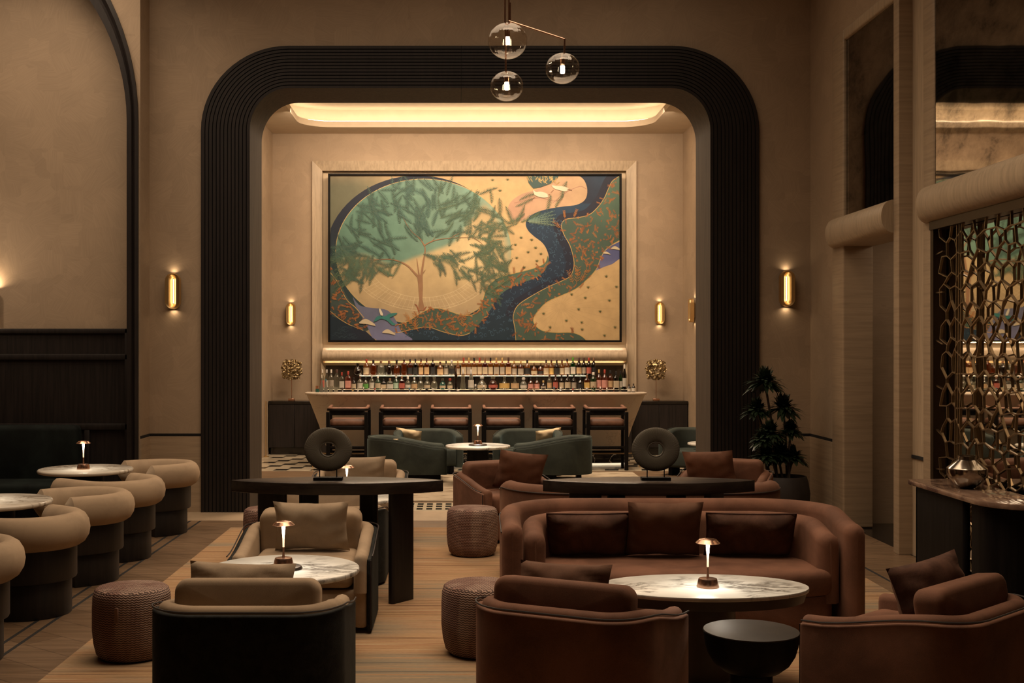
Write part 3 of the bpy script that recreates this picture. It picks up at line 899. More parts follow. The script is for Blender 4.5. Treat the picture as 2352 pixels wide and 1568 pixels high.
def sofa(label, loc, rz, group=None, W=1.14, D=.98):
    t = thing('sofa', label, 'sofa', loc, rz, group)
    yb, yf = -D/2, D/2 - .12
    zt = lambda x, y: .785 - .06*ss(-.1, yf, y)
    b = B(); ushell(b, upath(W, yb, yf, yf, .52, 16), .135, .025, zt, .065, endr=.065); link('outer_shell', b, M['rust'], t)
    zt2 = lambda x, y: .715 - .06*ss(-.1, yf, y)
    b = B(); ushell(b, upath(W-.145, yb+.145, yf-.06, yf-.06, .42, 16), .135, .22, zt2, .06, endr=.06); link('inner_back', b, M['rust'], t)
    # bow-fronted seat
    out = []
    hw = W-.155
    for i in range(13):
        a = -1 + 2*i/12; out.append((hw*a, yb+.16))
    for i in range(25):
        a = PI*i/24 ; out.append((hw*math.copysign(abs(cos(a))**.55, cos(a)), yf-.14 + .26*sin(a)**.7))
    b = B(); prism(b, out[0:0] + out, .27, .435, 0, .05, 4); link('seat', b, M['rust'], t)
    b = B(); prism(b, [(x*.985, y if y < yf-.2 else y-.02) for x, y in out], .03, .275, 0, .015, 2); link('seat_base', b, M['rust'], t)
    b = B()
    tube(b, [(x, y, zt(x, y)-.055) for x, y, nx, ny in upath(W+.002, yb-.002, yf, yf, .52, 16)], .004, 6)
    link('seam', b, M['piping'], t)
    b = B(); rbox(b, -W+.12, W-.12, yb+.1, yf-.05, 0, .035, .005, 1); link('plinth', b, M['black_wood'], t)
    return t
def tub_chair(label, loc, rz, long_left=0.0, group=None):
    """barrel chair: fat velvet roll for back and arms on a two-step dark drum"""
    t = thing('tub_chair', label, 'chair', loc, rz, group)
    hw, yb, r = .33, -.33, .33
    yl, yr = .20+long_left, .20
    path = upath(hw, yb, yl, yr, r, 14)
    pts = [(x, y, .585) for x, y, nx, ny in path]
    b = B()
    # flattened roll: elliptical section, rounded ends
    rows = []
    n = 14
    def sect(x, y, nx, ny, k):
        return [b.verts.new((x + nx*.088*k*cos(2*PI*i/n) , y + ny*.088*k*cos(2*PI*i/n), .585 + .118*k*sin(2*PI*i/n))) for i in range(n)]
    for s, p, d in ((0, path[0], 1), ):
        for k in range(4):
            a = PI/2*k/4; rows.append(sect(p[0], p[1]+.075*(1-sin(a)) , p[2], p[3], max(.08, sin(a))**.8))
    for p in path: rows.append(sect(*p, 1))
    p = path[-1]
    for k in range(3, -1, -1):
        a = PI/2*k/4; rows.append(sect(p[0], p[1]+.075*(1-sin(a)), p[2], p[3], max(.08, sin(a))**.8))
    for a, c in zip(rows, rows[1:]):
        for i in range(n): face(b, [a[i], c[i], c[(i+1) % n], a[(i+1) % n]])
    face(b, rows[0]); face(b, rows[-1])
    bmesh.ops.recalc_face_normals(b, faces=list(b.faces))
    link('roll', b, M['beige'], t)
    b = B(); ushell(b, upath(hw-.035, yb+.035, yl-.03, yr-.03, r-.035, 14), .06, .26, .56, .03); link('inside_back', b, M['beige'], t)
    def drum(e, yff):
        pth = upath(hw+e, yb-e, yff, yff, r+e, 14)
        return [(x, y) for x, y, nx, ny in pth]
    b = B(); prism(b, drum(.0, .19), .245, .52, 0, .012, 2); link('skirt', b, M['dark_wood'], t)
    b = B(); prism(b, drum(-.035, .15), .0, .25, 0, .006, 2); link('base', b, M['dark_wood'], t)
    b = B(); slab(b, [(x, y) for x, y, nx, ny in upath(hw-.1, yb+.1, .2, .2, r-.1, 10)], .16, .05, T(0, .03, .47), 0, .012); link('seat_cushion', b, M['beige'], t)
    b = B(); rbox(b, -hw+.02, hw-.02, .18, .205, .25, .43, .02, 2); link('front_panel', b, M['beige'], t)
    return t
def teal_chair(label, loc, rz, group=None, hw=.42, D=.95, z=(.60, .47), flip=False):
    t = thing('lounge_chair', label, 'armchair', loc, rz, group)
    yb, yf = -D/2, D/2
    zt = lambda x, y: z[0] - (z[0]-z[1])*ss(yb+.15, yf, y)
    b = B(); ushell(b, upath(hw, yb, yf-.05, yf-.05, hw-.04, 14), .11, .10, zt, .045, endr=.05); link('shell', b, M['teal'], t)
    b = B(); prism(b, [(x, y) for x, y, nx, ny in upath(hw-.115, yb+.1, yf-.02, yf-.02, hw-.16, 10)], .12, .37, 0, .04, 3); link('seat', b, M['teal'], t)
    b = B(); tube(b, [(x, y, zt(x, y)-.004) for x, y, nx, ny in upath(hw-.012, yb+.012, yf-.01, yf-.01, hw-.05, 14)], .005, 6); link('piping', b, M['teal'], t)
    for s in (-1, 1):
        b = B(); rbox(b, s*(hw-.16)-.03, s*(hw-.16)+.03, -.05, yf-.08, 0, .13, .006, 1); link('leg', b, M['black_wood'], t)
    b = B(); rbox(b, -.2, .2, yb+.15, yb+.22, 0, .12, .006, 1); link('leg', b, M['black_wood'], t)
    return t
def table_lamp(label, loc, group='copper table lamps', s=1.0, power=2.0):
    t = thing('table_lamp', label, 'lamp', loc, 0, group)
    b = B(); lathe(b, [(.0, 0), (.060*s, 0), (.061*s, .004), (.051*s, .043*s), (.049*s, .047*s), (.014*s, .049*s), (0, .050*s)], 32); link('base', b, M['copper'], t)
    b = B(); lathe(b, [(.0085*s, .048*s), (.0062*s, .075*s), (.0056*s, .11*s)], 16); link('stem', b, M['copper'], t)
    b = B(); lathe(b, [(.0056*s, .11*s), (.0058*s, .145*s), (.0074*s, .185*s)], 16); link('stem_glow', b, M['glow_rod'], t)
    b = B(); lathe(b, [(.0074*s, .185*s), (.0108*s, .238*s), (.006*s, .239*s)], 16); link('light_rod', b, M['glow'], t)  # reflected shine of the copper stem painted as emission, in two strengths
    b = B(); lathe(b, [(.0, .268*s), (.012*s, .268*s), (.047*s, .262*s), (.050*s, .259*s), (.067*s, .243*s), (.066*s, .241*s), (.05*s, .2445*s), (.014*s, .2435*s), (0, .2435*s)], 32); link('shade', b, M['copper'], t)
    area('lamp_light', (0, 0, .239*s), .075*s, .075*s, power, (0, 0, 0), (1.0, .91, .76), 172, t, 'DISK')
    return t
def disc_tray(label, loc, r=.112):
    b = B(); lathe(b, [(0, 0), (r, 0), (r, .006), (r*.93, .017), (r*.86, .019), (0, .019)], 40)
    o = link('coaster_tray', b, M['gunmetal']); o.location = loc
    return tag(o, label, 'tray')
def pouf(label, loc, rz, r=.228, h=.42, strap=False):
    t = thing('pouf', label, 'pouf', loc, rz, 'zigzag knitted poufs')
    b = B(); lathe(b, [(0, .005), (r*.80, .005), (r*.90, .03), (r*.965, .09), (r, .17), (r, .30), (r*.985, .365), (r*.94, .40), (r*.86, .413), (r*.4, .42), (0, .421)], 64); link('cover', b, M['weave'], t)
    b = B(); lathe(b, [(0, 0), (r*.8, 0), (r*.8, .008), (0, .008)], 32); link('foot', b, M['black_wood'], t)
    if strap:
        b = B(); rbox(b, -.012, .012, -r-.014, -r-.004, .245, .335, .003, 1); link('strap', b, M['leather'], t)
    return t
def marble_table(label, loc, rx, ry, h, kind, mat='marble', group='marble-topped cocktail tables'):
    t = thing('cocktail_table', label, 'table', loc, 0, group)
    if kind == 'drum':
        b = B(); prism(b, ellipse(rx, ry, 72), h-.022, h, 0, .004, 2); link('tabletop', b, M[mat], t)
        b = B()
        rows = [[b.verts.new((x*k, y*k, z)) for x, y in ellipse(rx, ry, 48)] for k, z in ((.985, h-.022), (.98, h-.03), (.955, h-.075), (.3, h-.078))]
        for a, c in zip(rows, rows[1:]):
            for i in range(48): face(b, [a[i], c[i], c[(i+1) % 48], a[(i+1) % 48]])
        link('apron', b, M['bronze_paint'], t)
        b = B(); lathe(b, [(0, 0), (.19, 0), (.19, .02), (.172, .03), (.172, h-.076), (0, h-.076)], 40); link('pedestal', b, M['bronze_paint'], t)
    else:
        b = B(); prism(b, ellipse(rx, ry, 72), h-.03, h, 0, .009, 3); link('tabletop', b, M[mat], t)
        if kind == 'flare':
            b = B(); lathe(b, [(0, 0), (.245, 0), (.245, .012), (.155, h*.45), (.142, h-.03), (0, h-.03)], 40)
        else:
            b = B(); lathe(b, [(0, 0), (.15, 0), (.15, h-.03), (0, h-.03)], 40)
        link('pedestal', b, M['black_wood'], t)
    return t
def console(label, loc, hw=.78, hd=.20, h=.87):
    t = thing('console_table', label, 'table', loc, 0, 'lens-shaped dark wood consoles')
    out = []
    # lens outline, ccw
    out = [(u*hw, -hd*(1-u*u) - .03*(1-abs(u)**6)) for u in [-1+2*i/24 for i in range(25)]] + [(-u*hw, hd*(1-u*u) + .03*(1-abs(u)**6)) for u in [-1+2*i/24 for i in range(25)]]
    q = [out[0]]
    for p in out[1:]:
        if (Vector(p)-Vector(q[-1])).length > .004: q.append(p)
    if (Vector(q[0])-Vector(q[-1])).length < .004: q.pop()
    # square off the two tips
    b = B(); prism(b, [(max(-hw+.012, min(hw-.012, x)), y) for x, y in q], h-.082, h, 0, .004, 2); link('tabletop', b, M['table_wood'], t)
    def leg(cx, cyy, w, d, a):
        b = B(); rows = rrect(w/2, d/2, d/2-.002, 5)
        tmp = B(); prism(tmp, rows, 0, h-.083, 0); add(b, tmp, T(cx, cyy, 0) @ RZ(R(a))); link('leg', b, M['dark_wood'], t)
    for s in (-1, 1):
        leg(s*.465, -.035, .245, .055, s*52 if s > 0 else -28)
        leg(s*.22, .12, .15, .055, -s*30)
    return t
def disc_sculpture(label, loc):
    t = thing('ring_sculpture', label, 'sculpture', loc, 0, 'ribbed ring sculptures on stands')
    b = B()
    n, m = 96, 12
    rings = []
    for i in range(n):
        a = 2*PI*i/n
        ring = []
        for k in range(2*m):
            ph = 2*PI*k/(2*m)
            rad = .109 + .060*math.copysign(abs(cos(ph))**.8, cos(ph)); th = .017*sin(ph)
            ring.append(b.verts.new((1.03*rad*cos(a), th, .94*rad*sin(a))))
        rings.append(ring)
    for i in range(n):
        A, C = rings[i], rings[(i+1) % n]
        for k in range(2*m): face(b, [A[k], C[k], C[(k+1) % (2*m)], A[(k+1) % (2*m)]])
    bmesh.ops.recalc_face_normals(b, faces=list(b.faces))
    o = link('ring', b, M['disc'], t); o.location = (0, 0, .222)
    b = B()
    # smooth collar round the hole
    tube(b, [(1.03*.056*cos(2*PI*i/48), -.006, .222+.94*.056*sin(2*PI*i/48)) for i in range(48)], .006, 8, closed=True)
    link('collar', b, m_plain('ceramic_collar', (.085, .076, .058), .5), t)
    b = B(); rbox(b, -.105, .105, -.04, .04, 0, .022, .002, 1); link('plinth', b, M['black_wood'], t)
    for s in (-1, 1):
        b = B(); tube(b, [(s*.062, 0, .02), (s*.062, 0, .085)], .004, 8); link('rod', b, M['black_wood'], t)
    return t
def sconce(label, loc, rz, s=1.0, power=.17):
    """capsule wall light: brass rim, recessed trough with a lit slot; local front towards -Y"""
    t = thing('wall_sconce', label, 'sconce', loc, rz, 'brass capsule wall sconces')
    W, Hh = .083*s, .200*s
    out = rrect(W, Hh, W*.999, 10)
    inn = rrect(W*.50, Hh*.90, W*.48, 10)
    b = B()
    tmp = B()
    A = [tmp.verts.new((x, z, -.0)) for x, z in out]
    rows = [A]
    for k, dz in ((1.0, .055), (.985, .066), (.95, .072)):
        rows.append([tmp.verts.new((x*k, z*(1-(1-k)*.5), dz*s)) for x, z in out])
    rows.append([tmp.verts.new((x, z, .066*s)) for x, z in inn])
    rows.append([tmp.verts.new((x*.34, z*.80, .004*s)) for x, z in inn])
    for a, c in zip(rows, rows[1:]):
        for i in range(len(a)): face(tmp, [a[i], a[(i+1) % len(a)], c[(i+1) % len(a)], c[i]])
    face(tmp, rows[-1]); face(tmp, rows[0][::-1])
    bmesh.ops.recalc_face_normals(tmp, faces=list(tmp.faces))
    add(b, tmp, T(0, -.028*s, 0) @ RX(R(90))); link('body', b, M['brass'], t, 30)
    b = B(); rbox(b, -W*.5, W*.5, -.03*s, 0, -Hh*.6, Hh*.6, .004, 1); link('wall_plate', b, M['brass_dim'], t)
    b = B(); tmp = B(); prism(tmp, rrect(W*.075, Hh*.68, W*.07, 6), 0, .006); add(b, tmp, T(0, -.036*s, 0) @ RX(R(90))); link('light_slot', b, M['sconce_glow'], t)
    for sg in (1, -1):
        area('sconce_light', (0, -.034*s, sg*(Hh+.004)), .05*s, .03*s, power, (R(180) if sg > 0 else 0, 0, 0), WARM2, 160, t)
    return t
def stool(label, loc, group):
    """bar stool seen from behind: dark frame, wrapped leather rail, leather seat (front towards +Y)"""
    t = thing('bar_stool', label, 'stool', loc, 0, group)
    hw, yb, yf = .285, -.24, .25
    for s in (-1, 1):
        b = B(); rbox(b, s*hw-.028 if s > 0 else -hw-.028, s*hw+.028 if s > 0 else -hw+.028, yb-.02, yb+.025, 0, .87, .004, 1); link('leg', b, M['black_wood'], t)
        b = B(); rbox(b, s*(hw+.01)-.022, s*(hw+.01)+.022, yf-.022, yf+.022, 0, .88, .004, 1); link('leg', b, M['black_wood'], t)
    pth = upath(hw+.02, yb-.02, yf+.01, yf+.01, .12, 10)
    b = B(); ushell(b, pth, .045, .915, lambda x, y: .94 + .018*ss(-.05, yf, y), .012, endr=.02); link('back_rail', b, M['leather'], t)
    b = B(); ushell(b, upath(hw+.026, yb-.026, yf+.012, yf+.012, .125, 10), .055, .885, .918, .006, endr=.01); link('rail_frame', b, M['black_wood'], t)
    b = B(); rbox(b, -hw+.02, hw-.02, yb-.008, yb+.012, .82, .89, .003, 1); link('back_board', b, M['black_wood'], t)
    b = B(); slab(b, rrect(hw-.012, .235, .07, 6), .115, .05, T(0, .01, .705), 0, .006); link('seat', b, M['leather'], t)
    b = B(); rbox(b, -hw, hw, yb-.005, yf, .60, .66, .012, 2); link('seat_frame', b, M['black_wood'], t)
    b = B(); rbox(b, -hw, hw, yf-.02, yf+.015, .275, .31, .004, 1); rbox(b, -hw, hw, yb-.01, yb+.015, .33, .36, .004, 1)
    for s in (-1, 1): rbox(b, s*hw-.012, s*hw+.012, yb, yf, .30, .33, .003, 1)
    link('footrest', b, M['black_wood'], t)
    return t

# =================================================================== LOUNGE: placement
MB_ = (M['green_black'], M['beige'], M['piping'])
MR_ = (M['rust'], M['rust'], M['piping'])
SR_ = (.447, -.43, .39, .23)
b = B(); box(b, -2.30, 3.25, 2.2, 12.08, 0, .010); o = link('rug', b, M['rug'], None, None); tag(o, 'large striped gold and grey rug under the lounge seating', 'rug')
b = B(); box(b, -1.98, 2.57, 14.16, 17.42, 0, .010); o = link('rug', b, M['rug_pale'], None, None); tag(o, 'pale mottled rug under the teal chairs behind the arch', 'rug')
ZR = .0105
def seat_at(loc, rz, lx, ly, lz=.455):
    """point in a chair's own frame -> room"""
    a = rz
    return (loc[0] + lx*cos(a) - ly*sin(a), loc[1] + lx*sin(a) + ly*cos(a), loc[2] + lz)
# beige group, near
cA = (-1.01, 5.98, ZR); cB = (-1.01, 8.02, ZR); cC = (-1.02, 9.47, ZR); cD = (-.95, 11.55, ZR)
armchair('beige armchair with black-green velvet back, nearest the viewer, back turned to us', cA, 0, MB_)
cushion('beige linen cushion peeping over the back of the nearest beige armchair', seat_at(cA, 0, -.085, -.045), R(2), .54, .31, .14, M['beige_linen'], 22, 1, roll=-2)
armchair('beige armchair facing us across the round marble table with the lamp on a tray', cB, PI, MB_)
cushion('large square beige cushion on the armchair facing us behind the lamp', seat_at(cB, PI, -.03, -.035), PI, .51, .36, .16, M['beige_linen'], 15, 2, sag=.085)
marble_table('round white marble table with dark veins between the two near beige armchairs', (-1.035, 7.09, ZR), .452, .452, .52, 'plain')
disc_tray('round gunmetal tray under the lamp on the near round marble table', (-1.03, 7.05, .5305))
table_lamp('copper table lamp on a gunmetal tray between the near beige armchairs', (-1.03, 7.05, .5497))
# beige group, far
armchair('beige armchair with its back to us behind the left console table', cC, 0, MB_)
cushion('pale cushion barely showing behind the armchair pad under the left console', seat_at(cC, 0, -.10, -.04), R(4), .50, .33, .14, M['cream_pillow'], 22, 31, roll=-3)
armchair('beige armchair facing us beyond the left console, in front of the arch', cD, PI, MB_)
cushion('square beige cushion on the far armchair behind the left ring sculpture', seat_at(cD, PI, .02, -.03), PI, .56, .335, .16, M['beige_linen'], 15, 3, sag=.07)
marble_table('marble table half hidden by the left console table', (-.90, 10.52, ZR), .46, .46, .52, 'plain')
table_lamp('copper table lamp standing beyond the left console, right of the ring sculpture', (-.98, 10.56, .5305))
# consoles and sculptures
console('lens-shaped dark wood console behind the near beige armchairs', (-.87, 8.62, ZR))
console('lens-shaped dark wood console behind the big rust sofa', (1.39, 8.62, ZR))
disc_sculpture('ribbed ring sculpture on the left console, above the beige armchairs', (-.935, 8.62, .8805))
disc_sculpture('ribbed ring sculpture on the right console, above the rust sofa', (1.44, 8.62, .8805))
# rust group, near
sofa('big curved rust velvet sofa facing us with three cushions', (1.42, 7.84, ZR), PI)
cushion('dark brown velvet cushion at the end of the rust sofa nearest the poufs', (.865, 7.99, .449), PI+R(3), .56, .32, .15, M['rust_dark'], 22, 4, piping=M['rust_dark'], sag=.04)
cushion('square russet linen cushion in the middle of the rust sofa', (1.375, 7.97, .449), PI, .50, .40, .16, M['rust_linen'], 20, 5, sag=.05)
cushion('dark brown velvet cushion at the end of the rust sofa nearest the plant', (1.955, 7.985, .449), PI-R(4), .59, .32, .15, M['rust_dark'], 22, 6, piping=M['rust_dark'], sag=.04)
cE = (.605, 5.90, ZR); rE = R(-26); cF = (2.29, 5.86, ZR); rF = R(42)
armchair('rust velvet armchair with its back to us beside the zigzag pouf and oval table', cE, rE, MR_, shape=SR_)
cushion('russet cushion behind the back pad of the near rust armchair', seat_at(cE, rE, -.09, -.04, .44), rE-R(2), .50, .33, .14, M['rust_linen'], 20, 7, roll=2)
armchair('rust velvet armchair turned to the sofa beside the marble console', cF, rF, MR_, shape=SR_)
cushion('dark brown cushion tilted on the rust armchair beside the marble console', seat_at(cF, rF, .13, -.05, .44), rF-R(16), .50, .35, .14, M['rust_dark'], 18, 8, roll=7)
marble_table('oval white marble table on a bronze drum in front of the rust sofa', (1.36, 6.56, ZR), .575, .335, .52, 'drum')
table_lamp('copper table lamp on the oval marble table before the rust sofa', (1.375, 6.52, .5305))
t = thing('side_table', 'black bowl-shaped side table between the two near rust armchairs', 'table', (1.40, 5.66, ZR))
b = B(); prism(b, ellipse(.224, .224, 56), .482, .490, 0, .003, 2); link('tabletop', b, m_plain('black_lacquer_top', (.026, .021, .017), .5, var=.2), t)
b = B(); lathe(b, [(0, .285), (.09, .285), (.135, .30), (.178, .335), (.205, .38), (.219, .43), (.225, .483), (0, .483)], 56); link('bowl', b, M['black_wood'], t)
b = B(); lathe(b, [(0, 0), (.10, 0), (.10, .286), (0, .286)], 40); link('stem', b, M['black_wood'], t)
# rust group, far
sofa('rust velvet sofa with its dark back to us behind the right console', (1.45, 9.42, ZR), 0, W=1.10)
cG = (.47, 11.5, ZR); rG = PI+R(24); cH = (2.62, 11.7, ZR); rH = PI-R(24)
armchair('rust velvet armchair left of the far sofa, square cushion in its seat', cG, rG, MR_, shape=SR_)
cushion('square rust cushion tilted in the armchair left of the far sofa', seat_at(cG, rG, -.10, .02), PI+R(10), .48, .40, .15, M['rust'], 20, 9, roll=8)
armchair('rust velvet armchair partly hidden by the right console, next to the plant', cH, rH, MR_, shape=SR_)
cushion('rust velvet cushion on the far armchair next to the plant', seat_at(cH, rH, .10, .0), rH, .50, .40, .15, M['rust'], 24, 10, roll=-4)
# poufs
pouf('zigzag knitted pouf with a leather strap beside the nearest beige armchair', (-1.935, 7.07, ZR), R(-6), strap=True)
pouf('zigzag knitted pouf tucked against the near rust armchair', (.145, 7.16, ZR), R(-30), .24)
pouf('zigzag knitted pouf standing free in the middle of the rug', (.135, 10.52, ZR), 0)
pouf('zigzag knitted pouf mostly hidden behind the left console leg', (-1.66, 10.5, ZR), 0)
# left bay
for lab, y, a, ll in (('farthest beige tub chair, beside the wall next to the arch', 11.82, 128, 0),
                      ('beige tub chair showing its rolled back, before the farthest lamp-lit table', 10.42, 54, .17),
                      ('third beige tub chair from the arch, open side towards the nearer bay table', 9.42, 128, 0),
                      ('beige tub chair with rolled back turned to us, second nearest of the bay', 8.26, 54, .17),
                      ('nearest beige tub chair, only the end of its roll in view', 7.0, 128, 0)):
    tub_chair(lab, (-2.985, y, 0), R(a), ll, 'beige tub chairs along the banquette')
for lab, x, y in (('round veined marble table with a lit lamp before the dark green banquette', -3.49, 11.17), ('nearer bay table of veined marble, cut off by the picture edge', -3.47, 8.86)):
    t = thing('bistro_table', lab, 'table', (x, y, 0), 0, 'marble tables in the bay')
    b = B(); prism(b, ellipse(.435, .435, 72), .668, .703, 0, .016, 4); link('tabletop', b, M['marble_soft'], t)
    b = B(); lathe(b, [(0, 0), (.25, 0), (.25, .02), (.165, .03), (.165, .668), (0, .668)], 40); link('pedestal', b, M['black_wood'], t)
table_lamp('copper table lamp on the bay table before the dark green banquette', (-3.49, 11.10, .7035))
table_lamp('copper table lamp on the nearer bay table, at the very edge of the picture', (-3.53, 8.86, .7035))
t = thing('banquette', 'deep green velvet banquette against the dark panelled bay wall', 'bench', (-5.4, 12.72, 0))
b = B(); rbox(b, -2.3, 1.30, .12, .30, .30, .995, .06, 4); link('backrest', b, M['green_seat'], t)
b = B(); rbox(b, -2.3, 1.30, -.40, .20, .24, .42, .05, 4); link('seat', b, M['green_seat'], t)
b = B(); box(b, -2.28, 1.27, -.34, .30, 0, .25); link('base', b, M['black_wood'], t)
# sconces of the lounge wall
sconce('brass capsule sconce on the lit bay wall above the dark dado', (-5.14, 13.14, 2.27), 0, 1.0, 5.0)
sconce('brass capsule sconce on the wall left of the dark arch', (-3.163, 13.29, 2.463), 0)
sconce('brass capsule sconce on the wall right of the dark arch', (3.672, 13.29, 2.492), 0)

# marble console by the lattice, with its vase
t = thing('marble_console', 'marble-topped console on black slab legs against the lattice screen', 'table', (3.55, 8.0, 0))
out = [(.455, 1.42), (.06, 1.42), (.02, 1.40), (.0, 1.36)]
for i in range(9): a = PI - 0; out.append((.0 + .0*i, 1.36 - 1.18*(i+1)/9))
for i in range(1, 9):
    a = PI + PI/2*i/8; out.append((.30+.30*cos(a), .18+.34*sin(a)))
out += [(.455, -.16)]
b = B(); prism(b, out[::1], .762, .80, 0, .008, 2); bmesh.ops.recalc_face_normals(b, faces=list(b.faces)); link('tabletop', b, M['marble_brown'], t)
b = B(); rbox(b, .045, .42, 1.27, 1.33, 0, .762, .02, 3); rbox(b, .045, .10, .44, 1.33, 0, .762, .02, 3); link('leg', b, M['black_wood'], t)
b = B()
pl = [(.42, .02), (.42, .34), (.06, .34), (.055, .22)]
for i in range(0, 7): a = PI + PI/2*i/6; pl.append((.31+.255*cos(a), .2+.26*sin(a)))
pl.append((.42, -.06))
prism(b, pl[1:], 0, .762, 0); bmesh.ops.recalc_face_normals(b, faces=list(b.faces)); link('leg', b, M['black_wood'], t)
b = B(); lathe(b, [(0, 0), (.045, 0), (.058, .004), (.095, .035), (.128, .075), (.143, .115), (.143, .148), (.14, .152), (.075, .205), (.067, .212), (.065, .236), (.069, .242), (.060, .242), (.058, .215), (0, .2)], 56)
o = link('vase', b, M['silver'], None, 28); o.location = (3.775, 8.80, .8); tag(o, 'faceted mirror-silver vase standing on the marble console', 'vase')

# plant beside the arch
t = thing('potted_plant', 'dark dracaena with several crowns in a round dark pot, right of the arch', 'plant', (3.47, 12.62, 0))
b = B(); lathe(b, [(0, 0), (.16, 0), (.215, .06), (.262, .18), (.27, .30), (.25, .42), (.232, .475), (.218, .475), (.215, .43), (0, .43)], 48); link('pot', b, M['pot'], t)
b = B(); lathe(b, [(0, .431), (.214, .431), (.1, .45), (0, .452)], 24); link('soil', b, M['soil'], t)
rnd = random.Random(5)
crowns = [(1757, 868, 46), (1738, 932, 36), (1799, 928, 44), (1768, 985, 38), (1752, 1000, 30), (1816, 978, 30), (1757, 1038, 36), (1790, 1032, 38), (1822, 1040, 34)]
stems = B(); leaves = B()
for i, (px, py, rr) in enumerate(crowns):
    Y = 12.62 + rnd.uniform(-.12, .12)
    c = Vector(((px-VX)/F*Y - 3.47, Y-12.62, H-(py+10-VY)/F*Y))
    base = Vector((c.x*.45 + rnd.uniform(-.06, .06), rnd.uniform(-.08, .08), .43))
    mid = base.lerp(c, .55) + Vector((rnd.uniform(-.02, .02), 0, 0))
    tube(stems, [base, mid, c], .013, 7)
    Rr = rr/F*Y
    for k in range(150):
        az = rnd.uniform(0, 2*PI); el = rnd.uniform(-.25, 1.45)
        d = Vector((cos(az)*cos(el), sin(az)*cos(el), sin(el)))
        L = Rr*rnd.uniform(.9, 1.2)*(1.05 if el < .6 else .88)
        side = d.cross(Vector((0, 0, 1))); side = side.normalized() if side.length > .01 else Vector((1, 0, 0))
        pts = []
        for q in range(5):
            u = q/4
            p = c + d*(L*u) + Vector((0, 0, -.42*L*u*u*cos(el) + rnd.uniform(-.003, .003)))
            w = .030*sin(PI*min(1, .22+u*.78))**.8 if q < 4 else .001
            pts.append((leaves.verts.new(p - side*w), leaves.verts.new(p + side*w)))
        for a, e in zip(pts, pts[1:]): face(leaves, [a[0], a[1], e[1], e[0]])
link('stems', stems, M['bark'], t); o = link('leaves', leaves, M['leaf'], t); o['kind'] = 'stuff'

# chandelier
t = thing('chandelier', 'brass chandelier with three clear ribbed glass globes', 'chandelier', (.31, 7.3, 3.72))
YC = 7.3
def cw(px, py): return Vector(((px-VX)/F*YC - .31, 0, H-(py-VY)/F*YC - 3.72))
b = B()
tube(b, [cw(1160, -980+0) , cw(1160, 66)], .0055, 8)
tube(b, [cw(1169, -980), cw(1169, 60)], .0055, 8)
tube(b, [cw(1172, 6), cw(1172, 50)], .0045, 8)
tube(b, [cw(1168, 48), cw(1297, 90)], .0055, 8); tube(b, [cw(1297, 89), cw(1296, 132)], .0055, 8)
tube(b, [cw(1161, 60), cw(1162, 180)], .0052, 8)
link('arm', b, M['copper'], t)
b = B(); lathe(b, [(0, 0), (.09, 0), (.09, .03), (0, .03)], 32, (-.015, 0)); xf(b.verts, T(0, 0, 6.37-3.72)); link('ceiling_rose', b, M['copper'], t)
for px, py, rx, rz, bp in ((1166, 94, 45, 41, 3), (1164, 198, 38, 34, -1), (1292, 157, 39, 35, 0)):
    c = cw(px, py); k = YC/F
    pr = []
    for i in range(0, 25):
        a = -PI/2 + PI*i/24; pr.append((max(0, rx*k*cos(a)), c.z + rz*k*sin(a)))
    b = B(); lathe(b, pr, 96, (c.x, 0), rib=(.007, 24)); g = link('globe', b, M['globe'], t, 60)
    b = B(); lathe(b, [(0, 9*k), (4*k, 9*k), (4.8*k, 8*k), (4.8*k, -8*k), (0, -9*k)], 16); xf(b.verts, T(c.x, 0, c.z + (-3 if bp == 0 else 0)*k)); link('bulb', b, M['bulb'], g)
    b = B(); lathe(b, [(0, 9*k), (5.5*k, 9*k), (5.5*k, 22*k), (2*k, 23*k), (2*k, rz*k*.95), (0, rz*k*.95)], 16); xf(b.verts, T(c.x, 0, c.z)); link('socket', b, M['copper'], g)
# =================================================================== VESTIBULE AND BAR
G_T = 'teal velvet lounge chairs beyond the arch'
teal_chair('teal lounge chair left of the flared table, its side turned to us', (-.70, 16.42, ZR), R(-86), G_T, .38, 1.08)
teal_chair('teal lounge chair behind the left one, open to the table, cream cushion inside', (-.46, 17.26, ZR), R(-166), G_T, .50, .62, (.63, .56))
teal_chair('teal lounge chair behind the right one, open to the table, cream cushion inside', (1.06, 17.26, ZR), R(166), G_T, .50, .62, (.63, .56))
teal_chair('teal lounge chair right of the flared table, its side turned to us', (1.32, 16.42, ZR), R(86), G_T, .38, 1.08)
teal_chair('teal lounge chair at the right jamb of the arch, facing the cut-off table', (3.42, 17.15, 0), R(150), G_T, .42, .72, (.66, .58))
teal_chair('greenish lounge chair almost hidden by the right jamb of the arch', (3.50, 15.5, 0), R(84), G_T, .34, .78, (.52, .48))
cushion('cream cushion in the rear left teal chair, corner up', (-.70, 17.36, .38), R(160), .40, .30, .11, M['cream_pillow'], 24, 21, roll=8)
cushion('cream cushion in the rear right teal chair, corner up', (1.32, 17.36, .38), R(200), .40, .30, .11, M['cream_pillow'], 24, 22, roll=-8)
cushion('cream cushion barely showing over the side of the front left teal chair', (-.98, 16.50, .372), R(172), .36, .215, .10, M['cream_pillow'], 20, 23)
marble_table('round marble table on a flared black pedestal among the teal chairs', (.278, 15.95, ZR), .435, .435, .512, 'flare')
disc_tray('round gunmetal tray on the flared table among the teal chairs', (.278, 15.93, .5235), .125)
table_lamp('copper table lamp on the flared table among the teal chairs', (.278, 15.93, .5427))
t = marble_table('marble table peeking out at the right jamb of the arch', (3.45, 16.28, 0), .29, .29, .53, 'plain')

